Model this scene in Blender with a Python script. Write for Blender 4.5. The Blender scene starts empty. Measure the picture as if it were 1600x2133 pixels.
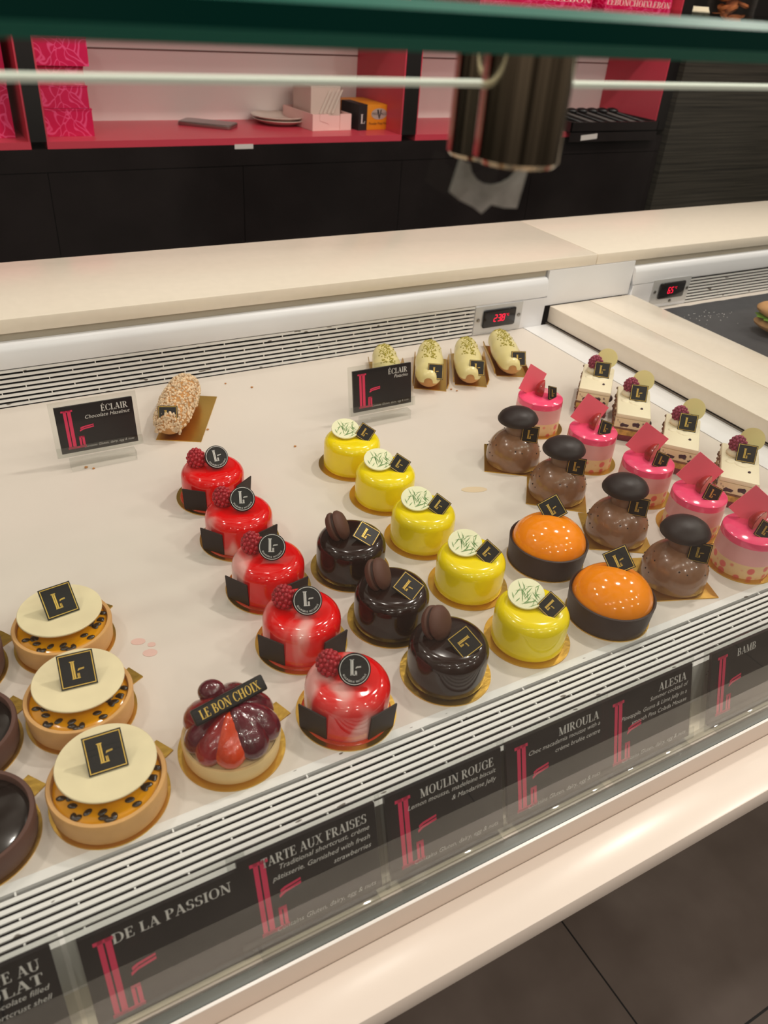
import bpy, bmesh, math, random
from mathutils import Matrix, Vector, Euler
random.seed(7)
PI = math.pi
SC = bpy.context.scene
COL = SC.collection

# ------------------------------------------------------------------ camera, world, lamps
cam_d = bpy.data.cameras.new('camera')
cam = bpy.data.objects.new('camera', cam_d); COL.objects.link(cam)
_r = Vector((0.871589, -0.485605, 0.067241)); _u = Vector((0.2244, 0.517134, 0.825964)); _f = Vector((0.435865, 0.704812, -0.559698))
cam.matrix_world = Matrix(((_r.x, _u.x, -_f.x, 0), (_r.y, _u.y, -_f.y, 0), (_r.z, _u.z, -_f.z, .5), (0, 0, 0, 1)))
cam_d.sensor_fit = 'AUTO'; cam_d.sensor_width = 36
cam_d.lens = 1651.04 / 2133 * 36
cam_d.clip_start = 0.01; cam_d.clip_end = 50
cam_d.dof.use_dof = True; cam_d.dof.focus_distance = 0.85; cam_d.dof.aperture_fstop = 10.0
SC.camera = cam
SC.view_settings.view_transform = 'Standard'; SC.view_settings.look = 'None'
SC.view_settings.gamma = 1; SC.view_settings.exposure = -0.13; SC.view_settings.use_curve_mapping = False

w = bpy.data.worlds.new('world'); SC.world = w; w.use_nodes = True
_nt = w.node_tree; _bg = _nt.nodes['Background']
# the rest of the shop around the counter: brighter ceiling, dim walls with a few paler patches
_tc = _nt.nodes.new('ShaderNodeTexCoord'); _sp = _nt.nodes.new('ShaderNodeSeparateXYZ'); _nt.links.new(_tc.outputs['Generated'], _sp.inputs[0])
_zr = _nt.nodes.new('ShaderNodeValToRGB'); _mr = _nt.nodes.new('ShaderNodeMapRange'); _mr.inputs['From Min'].default_value = -1
_nt.links.new(_sp.outputs[2], _mr.inputs['Value']); _nt.links.new(_mr.outputs[0], _zr.inputs[0])
_e = _zr.color_ramp.elements; _e[0].position = .42; _e[0].color = (.05, .045, .04, 1); _e[1].position = .80; _e[1].color = (.58, .52, .45, 1)
_e.new(.52).color = (.20, .175, .15, 1); _e.new(.62).color = (.30, .265, .225, 1)
_mp = _nt.nodes.new('ShaderNodeMapping'); _mp.inputs['Scale'].default_value = (3.2, 3.2, .8); _nt.links.new(_tc.outputs['Generated'], _mp.inputs[0])
_nz = _nt.nodes.new('ShaderNodeTexNoise'); _nz.inputs['Scale'].default_value = 1.3; _nz.inputs['Detail'].default_value = 3; _nt.links.new(_mp.outputs[0], _nz.inputs['Vector'])
_nr = _nt.nodes.new('ShaderNodeValToRGB'); _nr.color_ramp.elements[0].position = .40; _nr.color_ramp.elements[0].color = (.25, .24, .22, 1); _nr.color_ramp.elements[1].position = .62; _nr.color_ramp.elements[1].color = (1.5, 1.45, 1.4, 1)
_nt.links.new(_nz.outputs[0], _nr.inputs[0])
_mx = _nt.nodes.new('ShaderNodeMixRGB'); _mx.blend_type = 'MULTIPLY'; _mx.inputs[0].default_value = 1; _nt.links.new(_zr.outputs[0], _mx.inputs[1]); _nt.links.new(_nr.outputs[0], _mx.inputs[2])
_nt.links.new(_mx.outputs[0], _bg.inputs[0]); _bg.inputs[1].default_value = 1.0

def lamp(name, loc, power, radius, color=(1.0, .91, .825)):
    d = bpy.data.lights.new(name, 'POINT'); d.energy = power; d.shadow_soft_size = radius; d.color = color
    o = bpy.data.objects.new(name, d); COL.objects.link(o); o.location = loc
    return o
# ceiling downlights of the shop: a row over the case, a row over the customers, a row over the staff aisle, plus added fill lamps
for i, (x, y, p) in enumerate([(1.34, .90, 46), (.35, 1.0, 13), (-.75, .9, 16), (2.5, .9, 24), (1.75, .1, 20)]):  # last entry is an added fill lamp that brightens the divider slabs
    lamp('downlight_and_fill', (x, y, 1.75), p, .05)
for i in range(7):
    lamp('downlight_and_fill', (-1.3 + .55 * i, -.55 - .1 * (i % 2), 1.65), 8.0, .022)
for i in range(3):
    lamp('downlight_and_fill', (-.3 + 1.3 * i, 1.35, 1.7), 7, .05)
for i in range(4):
    lamp('downlight_and_fill', (-.9 + 1.1 * i, -1.75, 1.55), 18, .04)  # added fill row, unseen, lighting the backs of the shelf bays

# ------------------------------------------------------------------ materials
def lin(c):
    c /= 255.
    return c / 12.92 if c <= .04045 else ((c + .055) / 1.055) ** 2.4
def rgb(r, g, b): return (lin(r), lin(g), lin(b), 1)

def mat(name, col, rough=.5, metal=0., coat=0., spec=.5, var=0., scale=20., bump=0., bscale=60., emit=0., sss=0., trans=0.):
    m = bpy.data.materials.new(name); m.use_nodes = True
    nt = m.node_tree; b = nt.nodes['Principled BSDF']
    b.inputs['Base Color'].default_value = col
    b.inputs['Roughness'].default_value = rough; b.inputs['Metallic'].default_value = metal
    b.inputs['Coat Weight'].default_value = coat; b.inputs['Coat Roughness'].default_value = .06
    b.inputs['Specular IOR Level'].default_value = spec
    if sss:
        b.inputs['Subsurface Weight'].default_value = sss; b.inputs['Subsurface Radius'].default_value = (.006, .003, .002); b.inputs['Subsurface Scale'].default_value = 1
    if emit:
        b.inputs['Emission Color'].default_value = col; b.inputs['Emission Strength'].default_value = emit
    if var or bump:
        tc = nt.nodes.new('ShaderNodeTexCoord')
    if var:
        n = nt.nodes.new('ShaderNodeTexNoise'); n.inputs['Scale'].default_value = scale; n.inputs['Detail'].default_value = 5
        nt.links.new(tc.outputs['Object'], n.inputs['Vector'])
        r = nt.nodes.new('ShaderNodeValToRGB')
        r.color_ramp.elements[0].position = .3; r.color_ramp.elements[1].position = .7
        r.color_ramp.elements[0].color = tuple(max(0, c * (1 - var)) for c in col[:3]) + (1,)
        r.color_ramp.elements[1].color = tuple(min(1, c * (1 + var)) for c in col[:3]) + (1,)
        nt.links.new(n.outputs[0], r.inputs[0]); nt.links.new(r.outputs[0], b.inputs['Base Color'])
    if bump:
        n2 = nt.nodes.new('ShaderNodeTexNoise'); n2.inputs['Scale'].default_value = bscale; n2.inputs['Detail'].default_value = 4
        nt.links.new(tc.outputs['Object'], n2.inputs['Vector'])
        bp = nt.nodes.new('ShaderNodeBump'); bp.inputs['Strength'].default_value = bump; bp.inputs['Distance'].default_value = .002
        nt.links.new(n2.outputs[0], bp.inputs['Height']); nt.links.new(bp.outputs[0], b.inputs['Normal'])
    return m

def N(m, t, **kw):
    n = m.node_tree.nodes.new(t)
    for k, v in kw.items():
        if k in n.inputs: n.inputs[k].default_value = v
        else: setattr(n, k, v)
    return n
def bsdf(m): return m.node_tree.nodes['Principled BSDF']
def link(m, a, b): m.node_tree.links.new(a, b)
def ramp(m, stops, fac):
    r = N(m, 'ShaderNodeValToRGB'); e = r.color_ramp.elements
    while len(e) < len(stops): e.new(.5)
    for k, (p_, c) in enumerate(stops): e[k].position = p_; e[k].color = c
    link(m, fac, r.inputs[0]); return r

def glass_mat(name, tint=(1, 1, 1, 1), rough=.0, ior=1.5):
    m = bpy.data.materials.new(name); m.use_nodes = True; nt = m.node_tree; nt.nodes.clear()
    o = nt.nodes.new('ShaderNodeOutputMaterial'); mx = nt.nodes.new('ShaderNodeMixShader')
    f = nt.nodes.new('ShaderNodeFresnel'); ge = nt.nodes.new('ShaderNodeNewGeometry'); mr = nt.nodes.new('ShaderNodeMapRange')   # thin sheet: same reflectance from both sides
    mr.inputs['To Min'].default_value = ior; mr.inputs['To Max'].default_value = 1 / ior
    nt.links.new(ge.outputs['Backfacing'], mr.inputs['Value']); nt.links.new(mr.outputs[0], f.inputs[0])
    t = nt.nodes.new('ShaderNodeBsdfTransparent'); t.inputs[0].default_value = tint
    g = nt.nodes.new('ShaderNodeBsdfGlossy'); g.inputs['Roughness'].default_value = rough
    nt.links.new(f.outputs[0], mx.inputs[0]); nt.links.new(t.outputs[0], mx.inputs[1]); nt.links.new(g.outputs[0], mx.inputs[2])
    nt.links.new(mx.outputs[0], o.inputs[0]); return m

M = {}
M['deck'] = mat('deck_laminate', rgb(222, 212, 202), .38, var=.03, scale=6)
M['strip'] = mat('white_strip', rgb(236, 235, 236), .3)
M['enamel'] = mat('white_enamel', rgb(238, 238, 242), .32, var=.03, scale=8)
M['slot'] = mat('dark_slot', rgb(22, 20, 24), .8)
m = mat('white_slat', rgb(235, 234, 232), .4); M['slat'] = m
tc = N(m, 'ShaderNodeTexCoord'); mp = N(m, 'ShaderNodeMapping'); mp.inputs['Scale'].default_value = (60, 172, 152); link(m, tc.outputs['Object'], mp.inputs[0])
nz = N(m, 'ShaderNodeTexNoise', Scale=1.0, Detail=1.); link(m, mp.outputs[0], nz.inputs['Vector'])
rp = ramp(m, [(0, rgb(238, 237, 235)), (.735, rgb(238, 237, 235)), (.745, rgb(120, 112, 104))], nz.outputs[0]); link(m, rp.outputs[0], bsdf(m).inputs['Base Color'])
M['shadowgap'] = mat('gap_grey', rgb(120, 110, 98), .7, var=.1, scale=3)
M['gapstrip'] = mat('gap_shade_tone', rgb(176, 166, 150), .7)
M['stone'] = mat('cream_stone', rgb(240, 228, 212), .22, var=.02, scale=90)
M['stone_sill'] = mat('cream_sill_stone', rgb(240, 228, 216), .24, var=.02, scale=5)
M['track'] = mat('aluminium_track', rgb(214, 200, 188), .35, .15)
M['trackedge'] = mat('bright_track_edge', rgb(250, 246, 240), .25)
M['gutter'] = mat('gutter_cream', rgb(206, 196, 172), .45, var=.08, scale=14)
M['glass'] = glass_mat('clear_glass', (.97, .985, .975, 1))
M['acrylic'] = glass_mat('acrylic', (.93, .94, .93, 1), .05)
M['acetate'] = glass_mat('acetate', (.93, .90, .84, 1), .06)
M['glassbody'] = glass_mat('top_glass', (.90, .97, .94, 1))
M['glassedge'] = mat('dark_green_glass_edge', rgb(0, 40, 34), .2, spec=.2)
M['arris'] = mat('lit_teal_arris', rgb(20, 104, 88), .35)  # brighter teal stands for light scattered in the polished bevel
M['paneedge'] = mat('pane_edge_glint', rgb(250, 248, 240), .7)  # matt white stands for light caught along the glass edge
M['basegasket'] = mat('green_glass_foot', rgb(52, 66, 62), .3)
M['chrome'] = mat('brushed_steel', rgb(176, 160, 136), .09, 1.0)
M['pad'] = mat('silicone_pad', rgb(176, 170, 164), .6, var=.2, scale=160); bsdf(M['pad']).inputs['Alpha'].default_value = .6
M['black_gloss'] = mat('black_gloss_laminate', rgb(34, 29, 29), .14, spec=.45, var=.3, scale=4)
M['black_matte'] = mat('black_laminate', rgb(20, 17, 17), .4)
M['pink_lam'] = mat('pink_laminate', rgb(204, 66, 84), .35)
M['pink_back'] = mat('pale_pink_panel', rgb(244, 232, 228), .25)
M['groove'] = mat('panel_groove', rgb(120, 90, 84), .5)
M['gold'] = mat('gold_board', rgb(214, 172, 80), .30, 1.0, bump=.12, bscale=220)
M['goldprint'] = mat('gold_print', rgb(206, 170, 80), .35, .6)
M['choc'] = mat('dark_chocolate', rgb(42, 30, 28), .5, spec=.25, bump=.05, bscale=90)
M['plaque'] = mat('plaque_chocolate', rgb(20, 17, 16), .38, spec=.3)
M['whiteprint'] = mat('white_print', rgb(214, 212, 208), .5)
M['pinkprint'] = mat('pink_print', rgb(214, 48, 90), .5)
M['card'] = mat('black_card', rgb(26, 25, 27), .35)
M['rasp'] = mat('raspberry', rgb(176, 28, 44), .4, sss=.0, var=.25, scale=90)
M['raspd'] = mat('frosted_raspberry', rgb(150, 58, 84), .6, var=.35, scale=160)
M['choc_glaze'] = mat('chocolate_glaze', rgb(38, 19, 14), .14, coat=.35, spec=.35, var=.12, scale=14)
M['macaron'] = mat('macaron_shell', rgb(88, 52, 38), .65, bump=.15, bscale=200)
M['ganache'] = mat('ganache', rgb(58, 36, 28), .5)
M['yellow'] = mat('yellow_glaze', rgb(252, 226, 0), .16, coat=.35, var=.05, scale=30)
M['orange'] = mat('orange_glaze', rgb(255, 146, 0), .1, coat=.4, spec=.4)
M['choc_shell'] = mat('chocolate_shell', rgb(50, 32, 28), .45, spec=.3, bump=.05)
M['mousse'] = mat('milk_chocolate_mousse', rgb(138, 98, 72), .22, coat=.5, var=.10, scale=120)
M['mousse2'] = mat('milk_chocolate_button', rgb(126, 92, 72), .4)
M['cap'] = mat('chocolate_cap', rgb(42, 32, 32), .42, spec=.3, bump=.10, bscale=160)
M['pinkglaze'] = mat('pink_glaze', rgb(255, 78, 124), .12, coat=.5, var=.06, scale=40)
M['pinkmousse'] = mat('pale_pink_mousse', rgb(232, 166, 166), .3, var=.06, scale=30)
M['pinkchoc'] = mat('pink_chocolate', rgb(255, 112, 132), .38)
M['berryskin'] = mat('strawberry_skin', rgb(166, 34, 34), .22, coat=.6, var=.35, scale=50, bump=.2, bscale=300)
M['berryflesh'] = mat('strawberry_flesh', rgb(236, 140, 118), .35, var=.25, scale=90)
M['berryorange'] = mat('ripe_strawberry', rgb(204, 62, 20), .15, coat=.8, var=.35, scale=40, bump=.25, bscale=300)
M['berrydark'] = mat('dark_glazed_berry', rgb(88, 16, 32), .14, coat=.8, var=.4, scale=60, bump=.25, bscale=240)
M['berrydeep'] = mat('glazed_strawberry', rgb(134, 26, 30), .14, coat=.8, var=.35, scale=60, bump=.25, bscale=240)
M['sponge_red'] = mat('raspberry_sponge', rgb(116, 36, 48), .7, var=.3, scale=160, bump=.4, bscale=300)
M['sponge'] = mat('almond_sponge', rgb(196, 150, 74), .75, var=.35, scale=180, bump=.4, bscale=300)
M['creamtop'] = mat('cream', rgb(240, 228, 196), .45, bump=.2, bscale=60)
M['whitechoc'] = mat('white_chocolate', rgb(232, 218, 150), .35)
M['crust'] = mat('cake_crust', rgb(126, 84, 62), .8, var=.4, scale=140, bump=.6, bscale=300)
M['blueberry'] = mat('dark_berry', rgb(58, 24, 42), .35)
M['choux'] = mat('choux_pastry', rgb(190, 136, 76), .6, var=.2, scale=60, bump=.3, bscale=120)
M['icing'] = mat('pistachio_icing', rgb(226, 212, 150), .25, var=.05, scale=40)
M['pistachio'] = mat('chopped_pistachio', rgb(158, 146, 50), .7, var=.35, scale=300)
M['nut'] = mat('sugared_nuts', rgb(220, 194, 160), .8, var=.32, scale=170, bump=.6, bscale=260)
M['shortcrust'] = mat('shortcrust', rgb(216, 166, 104), .6, var=.06, scale=80, bump=.12, bscale=200)
M['shortcrust2'] = mat('pale_shortcrust', rgb(228, 196, 140), .6, var=.05, scale=80, bump=.12, bscale=200)
M['passion'] = mat('passion_gel', rgb(222, 152, 0), .1, coat=.5, var=.15, scale=50)
M['seed'] = mat('passion_seed', rgb(46, 34, 16), .2, coat=.5)
M['whitedisc'] = mat('white_chocolate_disc', rgb(238, 224, 184), .4, var=.04, scale=60)
M['darkfill'] = mat('dark_ganache_filling', rgb(24, 14, 10), .12, coat=.5)
M['choccrust'] = mat('chocolate_shortcrust', rgb(92, 60, 50), .6, bump=.15, bscale=160)
M['custard'] = mat('custard', rgb(222, 190, 140), .25, coat=.5)
M['crumb'] = mat('pastry_crumb', rgb(190, 130, 70), .8, var=.2, scale=200)
M['slate'] = mat('slate', rgb(62, 62, 66), .55, var=.12, scale=40, bump=.2, bscale=40)
M['flour'] = mat('flour_speck', rgb(200, 198, 196), .9)
M['bread'] = mat('floury_bread', rgb(198, 152, 104), .7, var=.2, scale=40, bump=.3, bscale=80)
M['lettuce'] = mat('lettuce', rgb(110, 150, 50), .5)
M['screen'] = mat('display_window', rgb(30, 28, 30), .15)
M['plate_metal'] = mat('controller_plate', rgb(206, 206, 206), .3, .3)
M['led'] = mat('red_led', rgb(255, 10, 60), emit=1.7)
M['screw'] = mat('screw', rgb(150, 148, 144), .3, 1)
M['porcelain'] = mat('porcelain', rgb(216, 200, 188), .2, coat=.4)
M['phone'] = mat('phone_glass', rgb(60, 58, 62), .12, coat=.4)
M['phonecase'] = mat('phone_case', rgb(150, 130, 126), .2, .8)
M['carton'] = mat('pale_pink_carton', rgb(238, 196, 190), .5)
M['paper'] = mat('white_paper', rgb(226, 206, 196), .6)
M['film'] = glass_mat('plastic_film', (.95, .93, .92, 1), .12)
M['cup'] = glass_mat('clear_cup', (.90, .88, .86, 1), .2)
M['yellowbox'] = mat('amber_carton', rgb(226, 142, 22), .45)
M['blackink'] = mat('black_ink', rgb(28, 24, 26), .5)
M['silver'] = mat('silver_print', rgb(196, 188, 176), .4, .3)
M['label'] = mat('white_label', rgb(214, 206, 202), .6)
M['ink'] = mat('grey_ink', rgb(120, 114, 112), .6)
M['pen_orange'] = mat('orange_plastic', rgb(222, 90, 40), .35)
M['pen_blue'] = mat('blue_plastic', rgb(70, 90, 160), .35)
M['pen_grey'] = mat('grey_plastic', rgb(150, 140, 140), .35)
M['pen_yellow'] = mat('yellow_plastic', rgb(220, 170, 50), .35)
M['pen_dark'] = mat('dark_grey_handle', rgb(84, 78, 76), .35)
M['knob'] = mat('black_handle', rgb(24, 22, 24), .3)
M['steel'] = mat('cutlery_steel', rgb(170, 160, 156), .25, 1)
M['brass'] = mat('brass', rgb(220, 180, 80), .3, .9)
M['stainpink'] = mat('pink_stain', rgb(226, 190, 180), .3)
M['stainyel'] = mat('syrup_stain', rgb(226, 204, 172), .3)
M['card_white'] = mat('white_card', rgb(236, 226, 196), .5)  # plain off-white card colour
M['biscuit'] = mat('biscuit', rgb(196, 120, 70), .7, var=.3, scale=40)

# red mirror glaze marbled with white (the amount and offset come from each cake's own object colour)
m = mat('red_glaze', rgb(222, 12, 14), .1, coat=.5, spec=.4); M['redglaze'] = m
tc = N(m, 'ShaderNodeTexCoord'); oi = N(m, 'ShaderNodeObjectInfo'); sep = N(m, 'ShaderNodeSeparateColor'); link(m, oi.outputs['Color'], sep.inputs[0])
mp = N(m, 'ShaderNodeMapping'); mp.inputs['Scale'].default_value = (1, 1, .45); link(m, tc.outputs['Object'], mp.inputs[0])
nz = N(m, 'ShaderNodeTexNoise', noise_dimensions='4D', Scale=26., Detail=2., Distortion=.6)
mu = N(m, 'ShaderNodeMath', operation='MULTIPLY'); mu.inputs[1].default_value = 20; link(m, sep.outputs[0], mu.inputs[0]); link(m, mu.outputs[0], nz.inputs['W'])
link(m, mp.outputs[0], nz.inputs['Vector'])
ad = N(m, 'ShaderNodeMath', operation='ADD'); link(m, nz.outputs[0], ad.inputs[0])
sb = N(m, 'ShaderNodeMath', operation='SUBTRACT'); sb.inputs[1].default_value = .5; link(m, sep.outputs[1], sb.inputs[0]); link(m, sb.outputs[0], ad.inputs[1])
bx_ = N(m, 'ShaderNodeSeparateXYZ'); link(m, tc.outputs['Object'], bx_.inputs[0]); ma = N(m, 'ShaderNodeMath', operation='MULTIPLY_ADD'); ma.inputs[1].default_value = -4.2; link(m, bx_.outputs[0], ma.inputs[0]); link(m, ad.outputs[0], ma.inputs[2]); ad = ma
rp = ramp(m, [(.50, rgb(224, 4, 8)), (.57, rgb(226, 60, 58)), (.66, rgb(236, 170, 164))], ad.outputs[0])
link(m, rp.outputs[0], bsdf(m).inputs['Base Color'])

# strawberry-and-cream sponge band with pink dots
m = mat('dotted_sponge', rgb(240, 205, 160), .45); M['dotted'] = m
tc = N(m, 'ShaderNodeTexCoord'); vo = N(m, 'ShaderNodeTexVoronoi', Scale=105., Randomness=.6); link(m, tc.outputs['Object'], vo.inputs['Vector'])
rp = ramp(m, [(.0, rgb(226, 96, 96)), (.36, rgb(230, 110, 104)), (.46, rgb(238, 200, 150))], vo.outputs['Distance'])
link(m, rp.outputs[0], bsdf(m).inputs['Base Color'])

M['whitelines'] = mat('ivory_chocolate', rgb(238, 236, 196), .35); M['greenline'] = mat('green_cocoa_butter', rgb(86, 142, 62), .4)
# cream with dark berries in it
m = mat('berry_cream', rgb(232, 214, 176), .45); M['berrycream'] = m
tc = N(m, 'ShaderNodeTexCoord'); nz = N(m, 'ShaderNodeTexNoise', Scale=60., Detail=3.); link(m, tc.outputs['Object'], nz.inputs['Vector'])
rp = ramp(m, [(.0, rgb(230, 212, 174)), (.58, rgb(230, 212, 174)), (.64, rgb(80, 40, 60))], nz.outputs[0]); link(m, rp.outputs[0], bsdf(m).inputs['Base Color'])

# fuchsia carton with a paler scrolling line print
m = mat('fuchsia_carton', rgb(190, 10, 70), .35); M['fuchsia'] = m
tc = N(m, 'ShaderNodeTexCoord'); nz = N(m, 'ShaderNodeTexNoise', Scale=14., Detail=1.); link(m, tc.outputs['Object'], nz.inputs['Vector'])
mxv = N(m, 'ShaderNodeMixRGB'); mxv.inputs[0].default_value = .12; link(m, tc.outputs['Object'], mxv.inputs[1]); link(m, nz.outputs['Color'], mxv.inputs[2])
vo = N(m, 'ShaderNodeTexVoronoi', Scale=36., feature='DISTANCE_TO_EDGE'); link(m, mxv.outputs[0], vo.inputs['Vector'])
rp = ramp(m, [(0, rgb(232, 84, 134)), (.035, rgb(230, 70, 124)), (.06, rgb(206, 10, 78))], vo.outputs['Distance']); link(m, rp.outputs[0], bsdf(m).inputs['Base Color'])

# dark wood grain
m = mat('dark_wood_grain', rgb(52, 48, 42), .4); M['darkwood'] = m
tc = N(m, 'ShaderNodeTexCoord'); mp = N(m, 'ShaderNodeMapping'); mp.inputs['Scale'].default_value = (2, 2, 120); link(m, tc.outputs['Object'], mp.inputs[0])
nz = N(m, 'ShaderNodeTexNoise', Scale=1.5, Detail=6.); link(m, mp.outputs[0], nz.inputs['Vector'])
rp = ramp(m, [(.3, rgb(38, 36, 32)), (.7, rgb(70, 66, 58))], nz.outputs[0]); link(m, rp.outputs[0], bsdf(m).inputs['Base Color'])

# grey stone floor tiles with dark joints
m = mat('floor_tiles', rgb(110, 98, 90), .5, bump=.15, bscale=12); M['floor'] = m
tc = N(m, 'ShaderNodeTexCoord'); sx = N(m, 'ShaderNodeSeparateXYZ'); link(m, tc.outputs['Object'], sx.inputs[0])
def joint(axis, off, period, wd):
    a = N(m, 'ShaderNodeMath', operation='SUBTRACT'); a.inputs[1].default_value = off; link(m, sx.outputs[axis], a.inputs[0])
    b = N(m, 'ShaderNodeMath', operation='PINGPONG'); b.inputs[1].default_value = period / 2; link(m, a.outputs[0], b.inputs[0])
    c = N(m, 'ShaderNodeMath', operation='LESS_THAN'); c.inputs[1].default_value = wd; link(m, b.outputs[0], c.inputs[0]); return c
j1 = joint(0, .7432, .9, .0016); j2 = joint(1, .196, .9, .002)
mxj = N(m, 'ShaderNodeMath', operation='MAXIMUM'); link(m, j1.outputs[0], mxj.inputs[0]); link(m, j2.outputs[0], mxj.inputs[1])
nz = N(m, 'ShaderNodeTexNoise', Scale=5., Detail=8.); link(m, tc.outputs['Object'], nz.inputs['Vector'])
rp = ramp(m, [(.3, rgb(88, 76, 68)), (.7, rgb(116, 104, 96))], nz.outputs[0])
mc = N(m, 'ShaderNodeMixRGB'); link(m, mxj.outputs[0], mc.inputs[0]); link(m, rp.outputs[0], mc.inputs[1]); mc.inputs[2].default_value = rgb(14, 12, 11)
link(m, mc.outputs[0], bsdf(m).inputs['Base Color'])

# ------------------------------------------------------------------ mesh builder
class MB:
    def __init__(s): s.v = []; s.f = []
    def add(s, vs, fs, T=None):
        o = len(s.v)
        s.v += [tuple(T @ Vector(p)) for p in vs] if T is not None else [tuple(p) for p in vs]
        s.f += [tuple(i + o for i in f) for f in fs]; return s
    def box(s, x0, x1, y0, y1, z0, z1, T=None):
        vs = [(x, y, z) for z in (z0, z1) for y in (y0, y1) for x in (x0, x1)]
        return s.add(vs, [(0, 2, 3, 1), (4, 5, 7, 6), (0, 1, 5, 4), (2, 6, 7, 3), (0, 4, 6, 2), (1, 3, 7, 5)], T)
    def cbox(s, sx, sy, sz, T=None): return s.box(-sx / 2, sx / 2, -sy / 2, sy / 2, -sz / 2, sz / 2, T)
    def lathe(s, prof, n=48, T=None, sx=1, sy=1):
        vs = []; fs = []; k = len(prof)
        for i in range(n):
            a = 2 * PI * i / n
            for r, z in prof: vs.append((r * math.cos(a) * sx, r * math.sin(a) * sy, z))
        for i in range(n):
            j = (i + 1) % n
            for q in range(k - 1): fs.append((i * k + q, j * k + q, j * k + q + 1, i * k + q + 1))
        return s.add(vs, fs, T)
    def prism(s, poly, z0, z1, T=None):
        n = len(poly); vs = [(x, y, z0) for x, y in poly] + [(x, y, z1) for x, y in poly]
        fs = [tuple(range(n - 1, -1, -1)), tuple(range(n, 2 * n))] + [(i, (i + 1) % n, (i + 1) % n + n, i + n) for i in range(n)]
        return s.add(vs, fs, T)
    def flat(s, poly, z=0, T=None): return s.add([(x, y, z) for x, y in poly], [tuple(range(len(poly)))], T)
    def ball(s, c, r, nu=16, nv=10, T=None, fn=None):
        rx, ry, rz = r if isinstance(r, tuple) else (r, r, r); vs = []; fs = []
        for i in range(nv + 1):
            th = PI * i / nv
            for j in range(nu):
                ph = 2 * PI * j / nu; d = (math.sin(th) * math.cos(ph), math.sin(th) * math.sin(ph), math.cos(th))
                k = fn(d) if fn else 1
                vs.append((c[0] + rx * d[0] * k, c[1] + ry * d[1] * k, c[2] + rz * d[2] * k))
        for i in range(nv):
            for j in range(nu):
                a = i * nu + j; b = i * nu + (j + 1) % nu; fs.append((a, a + nu, b + nu, b))
        return s.add(vs, fs, T)
    def sweep(s, path, r, n=8, T=None):
        vs = []; fs = []; P = [Vector(p) for p in path]
        for i, p in enumerate(P):
            t = (P[min(i + 1, len(P) - 1)] - P[max(i - 1, 0)]).normalized(); up = Vector((0, 0, 1)) if abs(t.z) < .9 else Vector((1, 0, 0))
            a = t.cross(up).normalized(); b = a.cross(t); rr = r[i] if isinstance(r, (list, tuple)) else r
            vs += [tuple(p + a * rr * math.cos(2 * PI * j / n) + b * rr * math.sin(2 * PI * j / n)) for j in range(n)]
        for i in range(len(P) - 1):
            for j in range(n): fs.append((i * n + j, i * n + (j + 1) % n, (i + 1) * n + (j + 1) % n, (i + 1) * n + j))
        fs.append(tuple(range(n - 1, -1, -1))); fs.append(tuple((len(P) - 1) * n + j for j in range(n)))
        return s.add(vs, fs, T)
    def build(s, name, m, parent=None, bevel=0, seg=2, smooth=40, jitter=0):
        me = bpy.data.meshes.new(name); me.from_pydata(s.v, [], s.f); me.update()
        bm = bmesh.new(); bm.from_mesh(me)
        bmesh.ops.remove_doubles(bm, verts=bm.verts, dist=1e-6)
        if bevel:
            ed = [e for e in bm.edges if len(e.link_faces) == 2 and e.calc_face_angle(0) > .6]
            bmesh.ops.bevel(bm, geom=ed, offset=bevel, segments=seg, affect='EDGES', profile=.5)
        bmesh.ops.recalc_face_normals(bm, faces=bm.faces)
        if jitter:
            for v in bm.verts: v.co += Vector((random.uniform(-1, 1), random.uniform(-1, 1), random.uniform(-1, 1))) * jitter
        bm.to_mesh(me); bm.free()
        me.polygons.foreach_set('use_smooth', [True] * len(me.polygons))
        me.set_sharp_from_angle(angle=math.radians(smooth))
        me.materials.append(m)
        o = bpy.data.objects.new(name, me); COL.objects.link(o)
        if parent: o.parent = parent
        return o

def T3(x=0, y=0, z=0, rx=0, ry=0, rz=0): return Matrix.Translation((x, y, z)) @ Euler((math.radians(rx), math.radians(ry), math.radians(rz)), 'XYZ').to_matrix().to_4x4()
def tag(o, label, cat, group=None):
    o['label'] = label; o['category'] = cat
    if group: o['group'] = group
    return o
def thing(name, label, cat, loc=(0, 0, 0), rz=0, group=None):
    o = bpy.data.objects.new(name, None); COL.objects.link(o); o.empty_display_size = .02
    o.location = loc; o.rotation_euler = (0, 0, rz)
    return tag(o, label, cat, group)
def struct(o): o['kind'] = 'structure'; return o
def dup(root, loc, rz, label):
    r = root.copy(); COL.objects.link(r); r.location = loc; r.rotation_euler = (0, 0, rz); r['label'] = label
    def rec(src, dst):
        for ch in list(src.children):
            c = ch.copy(); COL.objects.link(c); c.parent = dst; rec(ch, c)
    rec(root, r); return r
def kids(o, name): return [c for c in o.children if c.name.split('.')[0] == name]

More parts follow.
